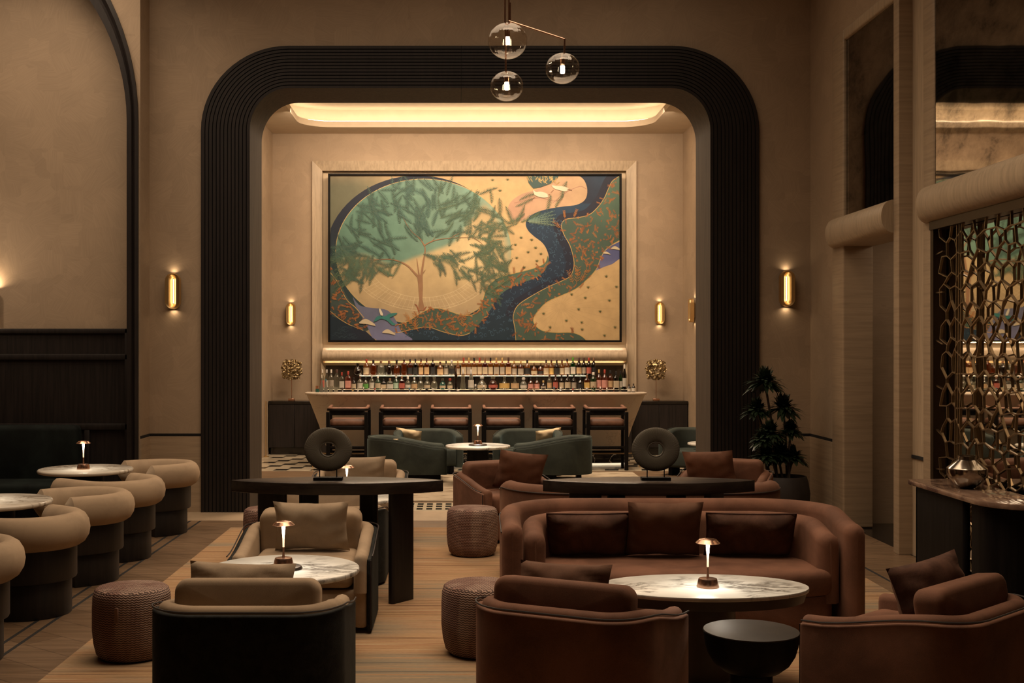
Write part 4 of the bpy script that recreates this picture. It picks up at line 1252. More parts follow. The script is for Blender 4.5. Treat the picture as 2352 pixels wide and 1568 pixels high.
# bar counter: bowed front, tapering inwards to a black marble step
t = thing('bar_counter', 'long pale stone bar with bowed front and sloping rounded ends', 'bar', (.293, 18.75, 0))
def bar_outline(hw, yf, yb, p=4.5, n=40):
    o = []
    for i in range(n+1):
        a = PI + PI*i/n
        x = hw*math.copysign(abs(cos(a))**(2/p), cos(a)); y = -abs(sin(a))**(2/p)*yf
        o.append((x, y))
    return o + [(hw, yb), (-hw, yb)]
secs = [(.215, 2.33, .14), (.24, 2.345, .15), (.6, 2.46, .30), (.9, 2.57, .43), (1.05, 2.63, .50), (1.10, 2.65, .52)]
b = B()
rows = [[b.verts.new((x, y, z)) for x, y in bar_outline(hw, yf, .12)] for z, hw, yf in secs]
for a, c in zip(rows, rows[1:]):
    for i in range(len(a)): face(b, [a[i], a[(i+1) % len(a)], c[(i+1) % len(a)], c[i]])
face(b, rows[0][::-1]); face(b, rows[-1])
link('body', b, M['bar_stone'], t)
b = B(); prism(b, bar_outline(2.675, .545, .14), 1.10, 1.127, 0, .006, 2); link('countertop', b, M['bar_stone'], t)
b = B(); prism(b, bar_outline(2.30, .11, .10), .17, .216, 0); link('toe', b, M['portal_groove'], t)
b = B(); prism(b, bar_outline(2.40, .26, .10), .03, .17, 0, .006, 2); link('step', b, M['marble_black'], t)
b = B(); prism(b, bar_outline(2.36, .22, .10), .0, .03, 0); link('step_light', b, m_emit('step_glow', (1, .82, .56), 1.0), t)
t2 = t
b = B()
fy = -.62
tube(b, [(-2.55, fy+.1, .215), (-2.3, fy, .215), (2.3, fy, .215), (2.55, fy+.1, .215)], .012, 8)
link('foot_rail', b, M['brass_dim'], t)
for x in (-2.5, -1.25, 0, 1.25, 2.5):
    b = B(); tube(b, [(x, fy+(.07 if abs(x) > 2.4 else 0), 0), (x, fy+(.07 if abs(x) > 2.4 else 0), .235)], .013, 8); link('rail_post', b, M['brass'], t)

names = ['first bar stool from the left', 'second bar stool from the left', 'third bar stool from the left, left of the lamp', 'fourth bar stool from the left, right of the lamp', 'fifth bar stool from the left', 'sixth bar stool, at the right end of the bar']
s0 = None
for i, px in enumerate((801, 920, 1036, 1155, 1273, 1390)):
    x = (px-VX)/F*18.0
    lab = names[i] + ', black frame and terracotta leather'
    if s0 is None: s0 = stool(lab, (x, 17.98, 0), 'terracotta leather bar stools')
    else: dup(s0, (x, 17.98, 0), 0, lab)

# cabinets on both sides of the bar
def cabinet(label, x0, x1, top_m):
    t = thing('side_cabinet', label, 'cabinet', ((x0+x1)/2, 20.28, 0), 0, 'dark cabinets flanking the bar')
    w = (x1-x0)/2
    b = B(); box(b, -w+.03, w-.03, .03, .45, 0, .12); link('plinth', b, M['black_stone'], t)
    b = B(); box(b, -w, w, .02, .47, .12, .865); link('body', b, M['dark_wood'], t)
    for a, e in ((-w+.004, -.003), (.003, w-.004)):
        b = B(); rbox(b, a, e, 0, .02, .125, .86, .003, 1); link('door', b, M['panel_wood'], t)
    b = B(); rbox(b, -w-.005, w+.005, -.01, .48, .865, .915, .003, 1); link('top', b, top_m, t)
    return t
cabinet('dark two-door cabinet left of the bar', -3.215, -2.34, M['black_stone'])
cabinet('dark two-door cabinet right of the bar with a glossy black top', 2.96, 3.935, M['black_stone'])
# gold tree sculptures
def gold_tree(label, loc, seed):
    t = thing('gold_sculpture', label, 'sculpture', loc, 0, 'gold leaf-cloud sculptures on the cabinets')
    b = B(); rbox(b, -.055, .055, -.04, .04, 0, .035, .004, 1); link('base', b, M['copper'], t)
    b = B(); tube(b, [(0, 0, .03), (0, 0, .36)], .0055, 8); link('stem', b, M['copper'], t)
    # openwork cloud: a crinkled round sheet of hammered leaf, pierced by lens-shaped holes
    b = B(); cz = .53; n = 64; V = {}; off = Vector((seed*3.7, seed*1.3, 0))
    def sil(a): return .186*(1 + .05*sin(8*a+seed) + .035*sin(13*a)) * (abs(cos(a))**3.2 + abs(sin(a))**3.2)**(-1/3.2) * .94
    for k in range(2):
        for i in range(n+1):
            for j in range(n+1):
                x, z = -.2 + .4*i/n, -.2 + .4*j/n
                V[k, i, j] = (x, z)
        made = {}
        def gv(i, j):
            if (i, j) not in made:
                x, z = V[k, i, j]
                q = Vector((x*26, k*4.0, z*26)) + off
                y = (.05 if k else -.05)*(1 - (x*x+z*z)/.05) + .035*mnoise.noise(q)
                made[i, j] = b.verts.new((x + .004*mnoise.noise(q*2.2), y, cz + z + .004*mnoise.noise(q*2.2+Vector((7, 0, 0)))))
            return made[i, j]
        for i in range(n):
            for j in range(n):
                x, z = -.2 + .4*(i+.5)/n, -.2 + .4*(j+.5)/n
                if math.hypot(x, z) > sil(math.atan2(z, x)): continue
                h = mnoise.noise(Vector((x*30 + z*16, seed + k*9.0, z*52 - x*20)) + off)
                if h > (.20 if k else .10): continue
                face(b, [gv(i, j), gv(i+1, j), gv(i+1, j+1), gv(i, j+1)])
    o = link('leaf_cloud', b, M['brass_leaf'], t); o['kind'] = 'stuff'
    md = o.modifiers.new('thickness', 'SOLIDIFY'); md.thickness = .003
    return t
gold_tree('gold openwork tree sculpture on the cabinet left of the bar', (-2.855, 20.5, .9155), 3)
gold_tree('gold openwork tree sculpture on the cabinet right of the bar', (3.43, 20.5, .9155), 8)
# slim pale post beside the left cabinet
t = thing('floor_post', 'slim pale brass post beside the left cabinet', 'post', (-3.20, 19.9, 0))
b = B(); tube(b, [(0, 0, 0), (0, 0, .93)], .008, 10); lathe(b, [(0, 0), (.05, 0), (.05, .012), (0, .014)], 20); link('pole', b, M['brass'], t)
# sconces of the alcove
sconce('small brass sconce on the back wall left of the picture', (-2.902, 20.8, 2.414), 0, .98, .2)
sconce('small brass sconce on the back wall right of the picture', (3.536, 20.8, 2.428), 0, .98, .2)
sconce('brass sconce seen edge-on on the side wall of the bar alcove', (3.95, 19.75, 2.445), R(-90), .98, .2)

# ------------------------------------------------------------------ back bar with bottles
t = thing('back_bar', 'stepped dark back bar carrying the bottle rows under the picture', 'shelf', (.30, 20.3, 0))
b = B(); box(b, -2.60, 2.60, -.55, .48, 0, .995); link('cabinet', b, M['dark_wood'], t)
b = B(); box(b, -2.60, 2.60, -.12, .48, .995, 1.108); link('step', b, M['black_wood'], t)
b = B(); rbox(b, -1.98, 1.92, .10, .40, 1.312, 1.336, .003, 1); link('shelf', b, M['black_wood'], t)
for x in (-1.9, -.95, 0, .95, 1.85):
    b = B(); tube(b, [(x, .37, 1.1), (x, .37, 1.32)], .01, 8); link('bracket', b, M['black_wood'], t)
b = B(); rbox(b, -1.98, 1.92, .103, .375, 1.336, 1.344, .002, 1); link('light_panel', b, m_emit('shelf_led', (1, .82, .55), 1.3), t)
b = B(); rbox(b, -2.60, 2.60, -.10, .16, 1.108, 1.113, .001, 1); link('light_panel', b, m_emit('step_led', (1, .82, .55), .4), t)

G = {
 'clear': m_bottle('clear_glass', (.72, .72, .66), .78), 'amber': m_bottle('amber_spirit', (.42, .17, .04), .5),
 'dark': m_bottle('dark_spirit', (.10, .04, .02), .35), 'whisky': m_bottle('whisky', (.62, .36, .12), .55), 'green': m_bottle('green_glass', (.05, .24, .05), .35),
 'black': m_bottle('black_glass', (.02, .02, .018), .2), 'red': m_bottle('red_spirit', (.30, .05, .04), .5), 'pink': m_bottle('pink_spirit', (.55, .24, .18), .5),
 'mint': m_bottle('mint_glass', (.30, .48, .38), .6), 'teal': m_bottle('teal_glass', (.2, .5, .48), .5), 'frost': m_bottle('frosted_glass', (.6, .62, .6), .4)}
LB = {'cream': m_plain('label_cream', (.46, .37, .25), .7), 'white': m_plain('label_white', (.50, .46, .39), .7), 'tan': m_plain('label_tan', (.48, .32, .17), .7),
 'green': m_plain('label_green', (.10, .30, .06), .7), 'red': m_plain('label_red', (.40, .10, .07), .7), 'black': m_plain('label_black', (.015, .014, .014), .6),
 'gold': m_plain('label_gold', (.55, .36, .12), .4), 'pink': m_plain('label_pink', (.55, .25, .2), .7), 'mint': m_plain('label_mint', (.36, .50, .38), .7), 'grey': m_plain('label_grey', (.33, .28, .22), .7)}
CP = {'black': m_plain('cap_black', (.012, .011, .011), .4), 'red': m_plain('cap_red', (.36, .05, .035), .4), 'gold': m_plain('cap_gold', (.5, .33, .13), .35),
 'wood': m_plain('cap_wood', (.20, .10, .05), .6), 'silver': m_plain('cap_silver', (.55, .52, .48), .25), 'green': m_plain('cap_green', (.10, .34, .03), .4),
 'blue': m_plain('cap_blue', (.05, .16, .22), .4), 'white': m_plain('cap_white', (.65, .6, .52), .4), 'clear': G['clear'], 'brown': m_plain('cap_brown', (.07, .03, .02), .5)}
# section shapes: profile in (radius, height) as fractions of (half width, total height), section exponent, cap span
SH = {
 'round':  ([(.92, 0), (1, .02), (1, .55), (.86, .63), (.40, .74), (.30, .78), (.28, .90)], None, .34),
 'square': ([(.95, 0), (1, .02), (1, .62), (.88, .68), (.36, .75), (.30, .79), (.30, .88)], 7, .38),
 'tall':   ([(.92, 0), (1, .02), (1, .58), (.80, .66), (.42, .78), (.36, .9)], None, .42),
 'squat':  ([(.85, 0), (1, .06), (1, .42), (.85, .55), (.36, .66), (.28, .72), (.30, .84)], None, .36),
 'decanter': ([(.62, 0), (.9, .08), (1, .25), (.92, .42), (.55, .58), (.32, .68), (.36, .92)], None, .5),
 'globe':  ([(.66, 0), (.93, .12), (1, .30), (.93, .48), (.60, .64), (.26, .70), (.24, .78)], None, .5),
 'cone':   ([(.90, 0), (1, .06), (.80, .22), (.42, .52), (.24, .68), (.22, .88)], None, .3),
 'figure': ([(.95, 0), (1, .06), (.95, .26), (.72, .38), (.80, .5), (.66, .66), (.36, .76), (.30, .86)], None, .5),
 'glass':  ([(.75, 0), (.78, .02), (1, 1)], None, 0)}
words = ['', 'first', 'second', 'third', 'fourth', 'fifth', 'sixth', 'seventh', 'eighth', 'ninth', 'tenth', 'eleventh', 'twelfth', 'thirteenth', 'fourteenth', 'fifteenth', 'sixteenth', 'seventeenth', 'eighteenth', 'nineteenth', 'twentieth', 'twenty-first', 'twenty-second', 'twenty-third', 'twenty-fourth']
def ordinal(i, n):
    """counted from the nearer end of the row"""
    a, z = i+1, n-i
    return words[a] + ' from the left' if a <= z else words[z] + ' from the right'
def bottle(px, Y, z, h, w, shape, glass, cap, label, text, group, depth=1.0):
    x = (px-VX)/F*Y
    prof, ex, capk = SH[shape]
    t = thing('bottle', text, 'bottle', (x, Y, z), 0, group)
    r = w/2
    b = B(); lathe(b, [(0, 0)] + [(r*a, h*q) for a, q in prof] + [(0, h*prof[-1][1])], 16, ex=ex, sy=depth); link('glass', b, G[glass], t, 50)
    if cap:
        rc = r*prof[-1][0]*1.22; z0 = h*prof[-1][1]-.001
        if shape == 'globe': z0 = h*.76; pr = [(0, z0), (rc*1.5, z0+.004), (rc*1.9, (z0+h)/2), (rc*1.5, h-.003), (0, h)]
        else: pr = [(0, z0 - h*.07), (rc, z0 - h*.07), (rc, h*.985), (rc*.9, h), (0, h)]
        b = B(); lathe(b, pr, 12); link('cap', b, CP[cap], t, 40)
    if label:
        b = B(); k = 1.035
        lo, hi = h*.10, h*.48
        if shape in ('decanter', 'globe', 'squat'): lo, hi = h*.14, h*.36
        if shape == 'tall': lo, hi = h*.12, h*.46
        n = 12
        vv = []
        for zz in (lo, hi):
            ring = []
            for i in range(n+1):
                a = PI + PI*i/n; a = PI + .25 + (PI-.5)*i/n
                kk = 1.0 if not ex else (abs(cos(a))**ex + abs(sin(a))**ex)**(-1/ex)
                ring.append(b.verts.new((r*k*kk*cos(a), r*k*kk*sin(a)*depth, zz)))
            vv.append(ring)
        for i in range(n): face(b, [vv[0][i], vv[0][i+1], vv[1][i+1], vv[1][i]])
        link('label', b, LB[label], t, 60)
    return t
U = 20.52/F     # metres per frame pixel on the upper shelf
up = [(821.6,30,21,'decanter','dark','clear',0),(841.8,38,15,'round','whisky','red','cream'),(857.6,36,15,'square','amber','black',0),(875,34,17,'round','clear','wood',0),(893.7,34,17,'round','dark','wood',0),(911,36,15,'squat','amber','black',0),(928,41,13,'square','amber','clear',0),(942,38,11,'square','amber','black','black'),(954,39,10,'square','black','black','black'),(967,39,11,'square','whisky','brown','tan'),(980,40,11,'square','amber','brown','tan'),(994,41,11,'square','dark','clear','black'),(1011,32,14,'round','whisky','brown','tan'),(1024.5,34,11,'round','clear','black','grey'),(1037.4,36,13,'tall','clear','silver','black'),(1051.5,34,11,'round','whisky','gold','grey')]
for x, c in ((1064.8,'red'),(1077,'gold'),(1089,'black'),(1101.7,'red'),(1114,'wood'),(1126.7,'black'),(1140,'gold'),(1153.4,'gold')): up.append((x,41,11.5,'square','whisky' if c != 'wood' else 'red',c,'cream' if c != 'gold' else 'grey'))
up += [(1167.8,42,12.5,'square','amber','brown','tan'),(1181,34,13,'round','whisky','gold','grey'),(1196,34,13,'round','amber','gold','grey'),(1211,36,14,'round','whisky','black','black'),(1226.8,30,14,'squat','whisky','clear','cream'),(1241.7,30,14,'squat','amber','clear','black'),(1254.4,36,12,'round','whisky','black','cream'),(1266.4,36,12,'round','whisky','brown','gold'),(1278.8,36,12,'round','dark','black','black'),(1290.8,36,12,'round','whisky','brown','cream'),(1302.7,39,12,'round','whisky','black','white'),(1316,42,11.5,'square','green','green','white'),(1329.8,41,12,'tall','dark','brown','tan'),(1341,41,11,'tall','dark','brown','grey'),(1352.7,41,11.2,'tall','dark','red','red'),(1363.7,41,11.5,'tall','black','wood','black')]
desc = {'clear':'clear glass','amber':'amber','dark':'dark brown','whisky':'golden','green':'green','black':'black','red':'red','pink':'pink','mint':'mint green','teal':'teal','frost':'frosted'}
sdesc = {'round':'round-shouldered','square':'square','tall':'tall slim','squat':'squat','decanter':'decanter-shaped','globe':'globe-topped','cone':'cone-shaped','figure':'waisted','glass':'tumbler'}
def put_row(rows, Y, z, k, where, group, dY=.035):
    n = len(rows)
    for i, (px, h, w, sh, gl, cp, lb) in enumerate(rows):
        txt = '%s %s bottle, %s, %s' % (desc[gl], sdesc[sh], ordinal(i, n), where)
        bottle(px, Y + (dY if i % 2 else -dY)*.5, z, h*k, w*k*.98, sh, gl, cp, lb, txt, group, 1.0 if SH[sh][1] is None else .8)
put_row(up, 20.52, 1.3445, U, 'on the upper back-bar shelf', 'bottles on the upper shelf')
U2 = 20.26/F
lo = [(740.5,46,9,'tall','clear','white','red'),(750.5,46,9,'tall','clear','silver','white'),(760.8,46,12,'round','clear','white','grey'),(773.6,46,13,'tall','clear','brown',0),(785,40,11,'square','clear','red','white'),(799.6,42,14,'square','pink','red','pink'),(812.4,28,11,'round','dark','black','cream'),(827,31,14,'round','clear','brown','white'),(840,28,13,'round','clear','black','green'),(854,33,12.5,'round','clear','silver','white'),(868,31,13,'round','mint','white','cream'),(881,24,13,'square','black','black','cream'),(895.8,26,15,'square','clear','wood','white'),(910,32,14,'round','mint','mint' if 0 else 'silver','mint'),(923,31,13,'square','red','wood','red'),(936.8,31,14,'squat','clear','white','white'),(951.7,28,14,'round','clear','silver','tan'),(966,29,15,'globe','clear','clear',0),(981,29,15,'globe','clear','clear','cream'),(997.4,29,15.5,'globe','clear','clear',0),(1016.6,26,14,'globe','teal','clear','cream'),(1033.5,26,13,'globe','clear','red','cream'),(1047.3,50,8,'tall','dark','brown',0),(1063.4,46,13.5,'figure','clear','silver',0),(1082,46,13.5,'figure','frost','silver','white'),(1107,30,22,'decanter','clear','silver','cream'),(1132.5,31,21,'globe','red','clear','red'),(1158.5,31,24,'cone','clear','clear','gold'),(1182.8,31,19,'cone','clear','clear','tan'),(1202.6,28,16,'globe','frost','silver','white'),(1219,27,13,'round','amber','black','pink'),(1233.3,27,12.5,'round','amber','black','pink'),(1247.9,21,12,'squat','dark','gold','grey'),(1262,34,11,'tall','clear','brown','tan'),(1276,36,12,'round','red','brown','red'),(1290,34,11,'round','dark','black','cream'),(1303.8,36,13.5,'round','dark','black','cream'),(1318,34,12,'round','black','black','grey'),(1333,28,13,'round','black','black','black'),(1348,34,13,'square','amber','wood','gold'),(1363,40,14,'tall','green','white','cream'),(1376,46,13,'round','amber','gold','pink'),(1389,46,13.5,'round','pink','red','pink'),(1402,44,13,'tall','amber','black','tan'),(1415.5,42,13,'square','black','black','cream'),(1425.5,42,9,'tall','green','black','white'),(1434.5,58,10,'tall','black','white','white')]
put_row(lo, 20.26, 1.1135, U2, 'on the lower back-bar step', 'bottles on the lower step')
U3 = 19.95/F
ft = [(772,20,10,'round','clear','black',0),(786,22,9,'round','dark','brown',0),(810,18,13,'round','clear','gold',0),(822,18,12,'round','clear','silver',0),(835,24,9,'cone','frost','white',0),(847,20,12,'globe','clear','silver',0),(861,21,10,'round','red','red',0),(876,20,7,'tall','mint','white',0),(940,22,9,'round','dark','blue',0),(953,22,8,'round','red','wood',0),(966,20,14,'cone','clear','clear',0),(980,20,11,'globe','clear','black',0),(994,20,12,'round','clear','silver',0),(1032,20,11,'round','clear','silver',0),(1052,18,13,'globe','clear','silver',0),(1092,30,10,'tall','clear','silver',0),(1111,28,9,'tall','clear','white',0),(1213,20,13,'round','amber','wood',0),(1227,22,8,'tall','clear','wood',0),(1273,24,10,'round','clear','blue',0),(1288,24,11,'square','dark','white',0),(1316,20,10,'round','dark','red',0),(1333,20,10,'round','clear','silver',0),(1348,22,12,'globe','clear','silver',0),(1363,26,10,'round','green','wood',0),(1379,24,8,'tall','pink','white',0),(1394,22,8,'tall','clear','white',0),(1410,22,9,'cone','pink','white',0),(1424,22,12,'globe','clear','clear',0)]
n = len(ft)
put_row(ft, 19.95, .9955, U3, 'behind the bar counter rim', 'small bottles behind the counter rim')
# things on the bar counter itself
U4 = 18.72/F
top = [(739,40,9,'cone','frost','white',0,'frosted slim-necked bottle standing on the left end of the bar counter'),
       (748.5,30,9.5,'cone','frost','blue',0,'frosted bottle with a blue cap on the left end of the bar counter'),
       (760,14,10,'glass','clear',0,0,'low clear tumbler on the bar counter beside the blue-capped bottle'),
       (771.5,12,10,'glass','clear',0,0,'low clear tumbler on the bar counter, right of the other tumbler'),
       (1445,18,8,'round','black','black','white','short black bottle on the right end of the bar counter, inner one'),
       (1455,20,9,'round','black','black','white','short black bottle on the right end of the bar counter, outer one')]
for px, h, w, sh, gl, cp, lb, txt in top:
    o = bottle(px, 18.72, 1.1275, h*U4, w*U4, sh, gl, cp, lb, txt, 'bar ware on the counter')
    if sh == 'glass': o.name = 'tumbler'; o['category'] = 'glass'
t = thing('jar', 'teal glass jar with a copper lid at the left tip of the bar', 'jar', ((729-VX)/F*18.72, 18.72, 1.1275))
b = B(); lathe(b, [(0, 0), (.03, 0), (.033, .03), (.026, .055), (0, .055)], 16); link('body', b, G['teal'], t)
b = B(); lathe(b, [(0, .055), (.028, .055), (.028, .1), (0, .1)], 16); link('lid', b, M['copper'], t)
# =================================================================== PICTURE above the bar
# the canvas is one mesh; its pigments are stored per face corner, layer on layer (0.2 mm apart)
PX0, PX1, PY0, PY1 = 760.5, 1420.5, 407.5, 782.5
PW, PH = 660*.007619, 375*.007619
cv = B(); LAY = cv.loops.layers.float_color.new('paint')
depth = [0.0]
def to3(x, y): return Vector(((x-PX0)/(PX1-PX0)*PW - PW/2, depth[0], PH/2 - (y-PY0)/(PY1-PY0)*PH))
PK3 = (.72, .76, .86)      # the photograph's tones with its warm light taken out
def pcol(c): return (*[min(1, v*k) for v, k in zip(lin(*c), PK3)], 1)
def smooth_poly(pts, n=5, closed=True):
    out = []; m = len(pts)
    for i in range(m if closed else m-1):
        p0, p1, p2, p3 = (pts[(i-1) % m] if closed else pts[max(0, i-1)]), pts[i], pts[(i+1) % m], (pts[(i+2) % m] if closed else pts[min(m-1, i+2)])
        for k in range(n):
            t_ = k/n
            out.append(tuple(.5*((2*p1[j]) + (-p0[j]+p2[j])*t_ + (2*p0[j]-5*p1[j]+4*p2[j]-p3[j])*t_**2 + (-p0[j]+3*p1[j]-3*p2[j]+p3[j])*t_**3) for j in (0, 1)))
    if not closed: out.append(pts[-1])
    return out
def clampp(p): return (min(PX1, max(PX0, p[0])), min(PY1, max(PY0, p[1])))
def poly(pts, col, sm=0, lift=True):
    if lift: depth[0] -= .00006
    if sm: pts = smooth_poly(pts, sm)
    pts = [clampp(p) for p in pts]
    q = [pts[0]]
    for p in pts[1:]:
        if abs(p[0]-q[-1][0]) + abs(p[1]-q[-1][1]) > .05: q.append(p)
    v3 = [to3(*p) for p in q]
    vsx = [cv.verts.new(p) for p in v3]
    for tri in tessellate_polygon([[Vector((p[0], -p[1], 0)) for p in q]]):
        f = face(cv, [vsx[i] for i in tri])
        if f:
            for lp in f.loops:
                x, y = q[vsx.index(lp.vert)] if callable(col) else (0, 0)
                lp[LAY] = pcol(col(x, y)) if callable(col) else pcol(col)
def stroke(pts, w, col, sm=0, taper=False):
    depth[0] -= .000006
    if sm: pts = smooth_poly(pts, sm, False)
    n = len(pts); L = []; Rr = []
    for i, p in enumerate(pts):
        a, c = pts[max(0, i-1)], pts[min(n-1, i+1)]
        dx, dy = c[0]-a[0], c[1]-a[1]; d = math.hypot(dx, dy) or 1
        ww = w if not taper else w*(1-.8*i/(n-1))
        L.append((p[0]-dy/d*ww/2, p[1]+dx/d*ww/2)); Rr.append((p[0]+dy/d*ww/2, p[1]-dx/d*ww/2))
    VL = [cv.verts.new(to3(*clampp(p))) for p in L]; VR = [cv.verts.new(to3(*clampp(p))) for p in Rr]
    cc = pcol(col)
    for i in range(n-1):
        f = face(cv, [VL[i], VL[i+1], VR[i+1], VR[i]])
        if f:
            for lp in f.loops: lp[LAY] = cc
def inside(p, q):
    c = False; j = len(q)-1
    for i in range(len(q)):
        if ((q[i][1] > p[1]) != (q[j][1] > p[1])) and p[0] < (q[j][0]-q[i][0])*(p[1]-q[i][1])/(q[j][1]-q[i][1]) + q[i][0]: c = not c
        j = i
    return c
def lerpc(a, c, k): return tuple(a[i]+(c[i]-a[i])*k for i in range(3))
def patch(x0, x1, y0, y1, nx, ny, col, shape=None):
    depth[0] -= .00006
    V = {}
    def gv(i, j):
        if (i, j) not in V:
            x, y = shape(i/nx, j/ny) if shape else (x0+(x1-x0)*i/nx, y0+(y1-y0)*j/ny)
            V[(i, j)] = (cv.verts.new(to3(*clampp((x, y)))), (x, y))
        return V[(i, j)]
    for i in range(nx):
        for j in range(ny):
            q = [gv(i, j), gv(i+1, j), gv(i+1, j+1), gv(i, j+1)]
            f = face(cv, [a[0] for a in q])
            if f:
                lk = {a[0]: a[1] for a in q}
                for lp in f.loops: lp[LAY] = pcol(col(*lk[lp.vert]))
rnd = random.Random(77)
SAND, SAND2, GREYG = (206, 172, 118), (214, 182, 126), (112, 110, 84)
NAVY, INK, LAV = (32, 38, 52), (28, 40, 50), (112, 112, 136)
GREEN, GREEN2, ORANGE, GOLD = (84, 104, 82), (66, 84, 70), (168, 104, 58), (196, 160, 92)
def bg(x, y): return lerpc(GREYG, SAND, ss(800, 960, x + .35*(y-600)*0 + .0)) if y < 560 else lerpc((92, 92, 76), SAND, ss(780, 900, x))
patch(PX0, PX1, PY0, PY1, 60, 30, lambda x, y: lerpc(bg(x, y), (196, 158, 118), .35*ss(430, 407, y)))
# fine rays on the lower right sand
depth[0] -= .00006
for i in range(26):
    a = 2*PI*i/26 + .05
    stroke([(1286+8*cos(a), 706+6*sin(a)), (1286+150*cos(a), 706+110*sin(a))], .45, (186, 156, 108))
# pink hill
hill = [(1166, 488), (1172, 468), (1196, 450), (1228, 440), (1262, 422), (1300, 411), (1330, 409), (1347, 430), (1347, 455), (1336, 472), (1290, 480), (1250, 487), (1214, 503), (1190, 512), (1174, 505)]
poly(hill, lambda x, y: lerpc((190, 148, 116), (204, 168, 124), ss(1180, 1340, x)), 4)
depth[0] -= .00006
stroke([(1180, 470), (1215, 462), (1240, 458), (1268, 465), (1290, 462)], 1.6, (170, 124, 98), 4); stroke([(1268, 470), (1300, 445), (1330, 432), (1345, 438)], 1.6, (176, 132, 106), 4)
# dark ring and the great disc
def ell(cx, cyy, rx, ry, n=72): return [(cx+rx*cos(2*PI*i/n), cyy+ry*sin(2*PI*i/n)) for i in range(n)]
poly(ell(960, 590, 211, 183), lambda x, y: lerpc(NAVY, (44, 62, 62), ss(480, 620, y)))
DX, DY, DRX, DRY = 973.5, 581, 200.5, 166
def disc_col(x, y):
    # teal sky over pale ground, with a wavy border
    brd = 598 + 10*sin(x/23) - 62*ss(960, 1075, x) - 45*ss(1040, 1110, x) - 60*ss(1090, 1150, x)
    k = ss(-7, 9, y-brd)
    sky = lerpc((96, 130, 108), (116, 144, 120), ss(860, 1060, x))
    sky = lerpc(sky, (126, 156, 134), ss(470, 420, y)*.5)
    gl = max(0, 1 - math.hypot((x-1085)/95, (y-590)/75))
    gnd = lerpc(lerpc((190, 164, 116), (176, 152, 112), ss(640, 730, y)), (232, 206, 148), gl*.9)
    edge = ss(.9, 1.0, math.hypot((x-DX)/DRX, (y-DY)/DRY))
    c = lerpc(sky, gnd, k)
    if x > 1060: c = lerpc(c, (128, 164, 142), edge*.75*ss(640, 540, y))
    return c
patch(0, 0, 0, 0, 36, 96, disc_col, lambda u, v: (DX+DRX*u*cos(2*PI*v), DY+DRY*u*sin(2*PI*v)))
depth[0] -= .00006
stroke(ell(DX, DY, DRX, DRY, 96) + [(DX+DRX, DY)], 1.3, (196, 168, 108))
# faint dial
for k, w in ((.62, .9), (.68, .6), (.80, .6), (.84, 1.0)):
    stroke([(DX+DRX*k*cos(a), DY+20+DRY*k*.82*sin(a)) for a in [R(8+q*4) for q in range(42)]], w, (212, 188, 142))
for q in range(44):
    a = R(8+q*3.8)
    stroke([(DX+DRX*.62*cos(a), DY+20+DRY*.51*sin(a)), (DX+DRX*.84*cos(a), DY+20+DRY*.69*sin(a))], .5 if q % 4 else 1.0, (210, 186, 140))
# lower left: flowered band, night water, lavender river
band_l = [(760, 612), (766, 622), (782, 648), (800, 686), (818, 704), (838, 730), (852, 752), (838, 762), (806, 748), (782, 734), (760, 716)]
poly([(760, 712), (782, 730), (806, 745), (836, 757), (864, 783), (760, 783)], lambda x, y: lerpc((30, 46, 56), NAVY, ss(790, 840, x)), 0)
poly(band_l, lambda x, y: lerpc((74, 88, 74), (58, 70, 66), ss(640, 740, y)), 3)
# bottom green band flowing to the right and up
low_top = [(900, 748), (922, 746), (940, 738), (962, 724), (985, 712), (1008, 710), (1032, 716), (1056, 724), (1080, 726), (1098, 716), (1108, 692), (1118, 664), (1140, 642), (1168, 633), (1205, 624), (1232, 616), (1250, 606), (1256, 590)]
low_bot = [(1259, 602), (1250, 624), (1230, 640), (1190, 655), (1160, 670), (1140, 690), (1120, 722), (1100, 746), (1080, 766), (1058, 772), (1020, 764), (985, 753), (955, 756), (922, 764), (905, 766)]
river_l = [(1324, 404), (1340, 418), (1347, 440), (1342, 462), (1322, 474), (1290, 478), (1250, 485), (1220, 497), (1207, 514), (1211, 531), (1226, 546), (1245, 561), (1256, 580), (1259, 600), (1250, 624), (1230, 640), (1190, 655), (1160, 670), (1140, 690), (1120, 722), (1100, 746), (1080, 766), (1058, 772), (1020, 764), (985, 753), (955, 756), (922, 764)]
river_r = [(1184, 783), (1182, 756), (1178, 728), (1188, 704), (1216, 684), (1258, 661), (1292, 646), (1310, 634), (1317, 606), (1308, 568), (1294, 542), (1288, 520), (1298, 507), (1326, 503), (1352, 496), (1372, 478), (1386, 458), (1394, 440), (1404, 420), (1421, 408)]
lav = [(812, 684), (826, 702), (848, 708), (884, 712), (900, 722), (914, 744), (924, 764), (948, 784), (868, 784), (848, 757), (838, 738), (822, 712)]
poly([(930, 783)] + [(922, 764)] + list(reversed(low_bot[:-1])) + [(1259, 602), (1262, 655), (1184, 783)], NAVY)
river = smooth_poly(river_l, 4, False) + [(930, 783)] + smooth_poly(river_r, 4, False) + [(1421, 404)]
def riv_col(x, y):
    c = lerpc((44, 68, 86), (36, 50, 66), ss(420, 640, y))
    if x > 1330 and y < 470: c = lerpc((40, 48, 62), (52, 74, 92), ss(1380, 1410, x))
    return lerpc(c, (34, 52, 62), ss(660, 780, y))
poly(river, riv_col)
# darker right bank of the water
depth[0] -= .00006
stroke([(p[0]-9, p[1]+1) for p in river_r[2:12]], 20, (36, 40, 54), 5); stroke([(p[0]-8, p[1]-3) for p in river_r[11:]], 18, (42, 44, 56), 5)
poly(low_top + low_bot, lambda x, y: lerpc(GREEN2, GREEN, ss(940, 1180, x)), 3)
poly(lav, lambda x, y: lerpc((104, 106, 124), (122, 122, 150), ss(720, 780, y)), 3)
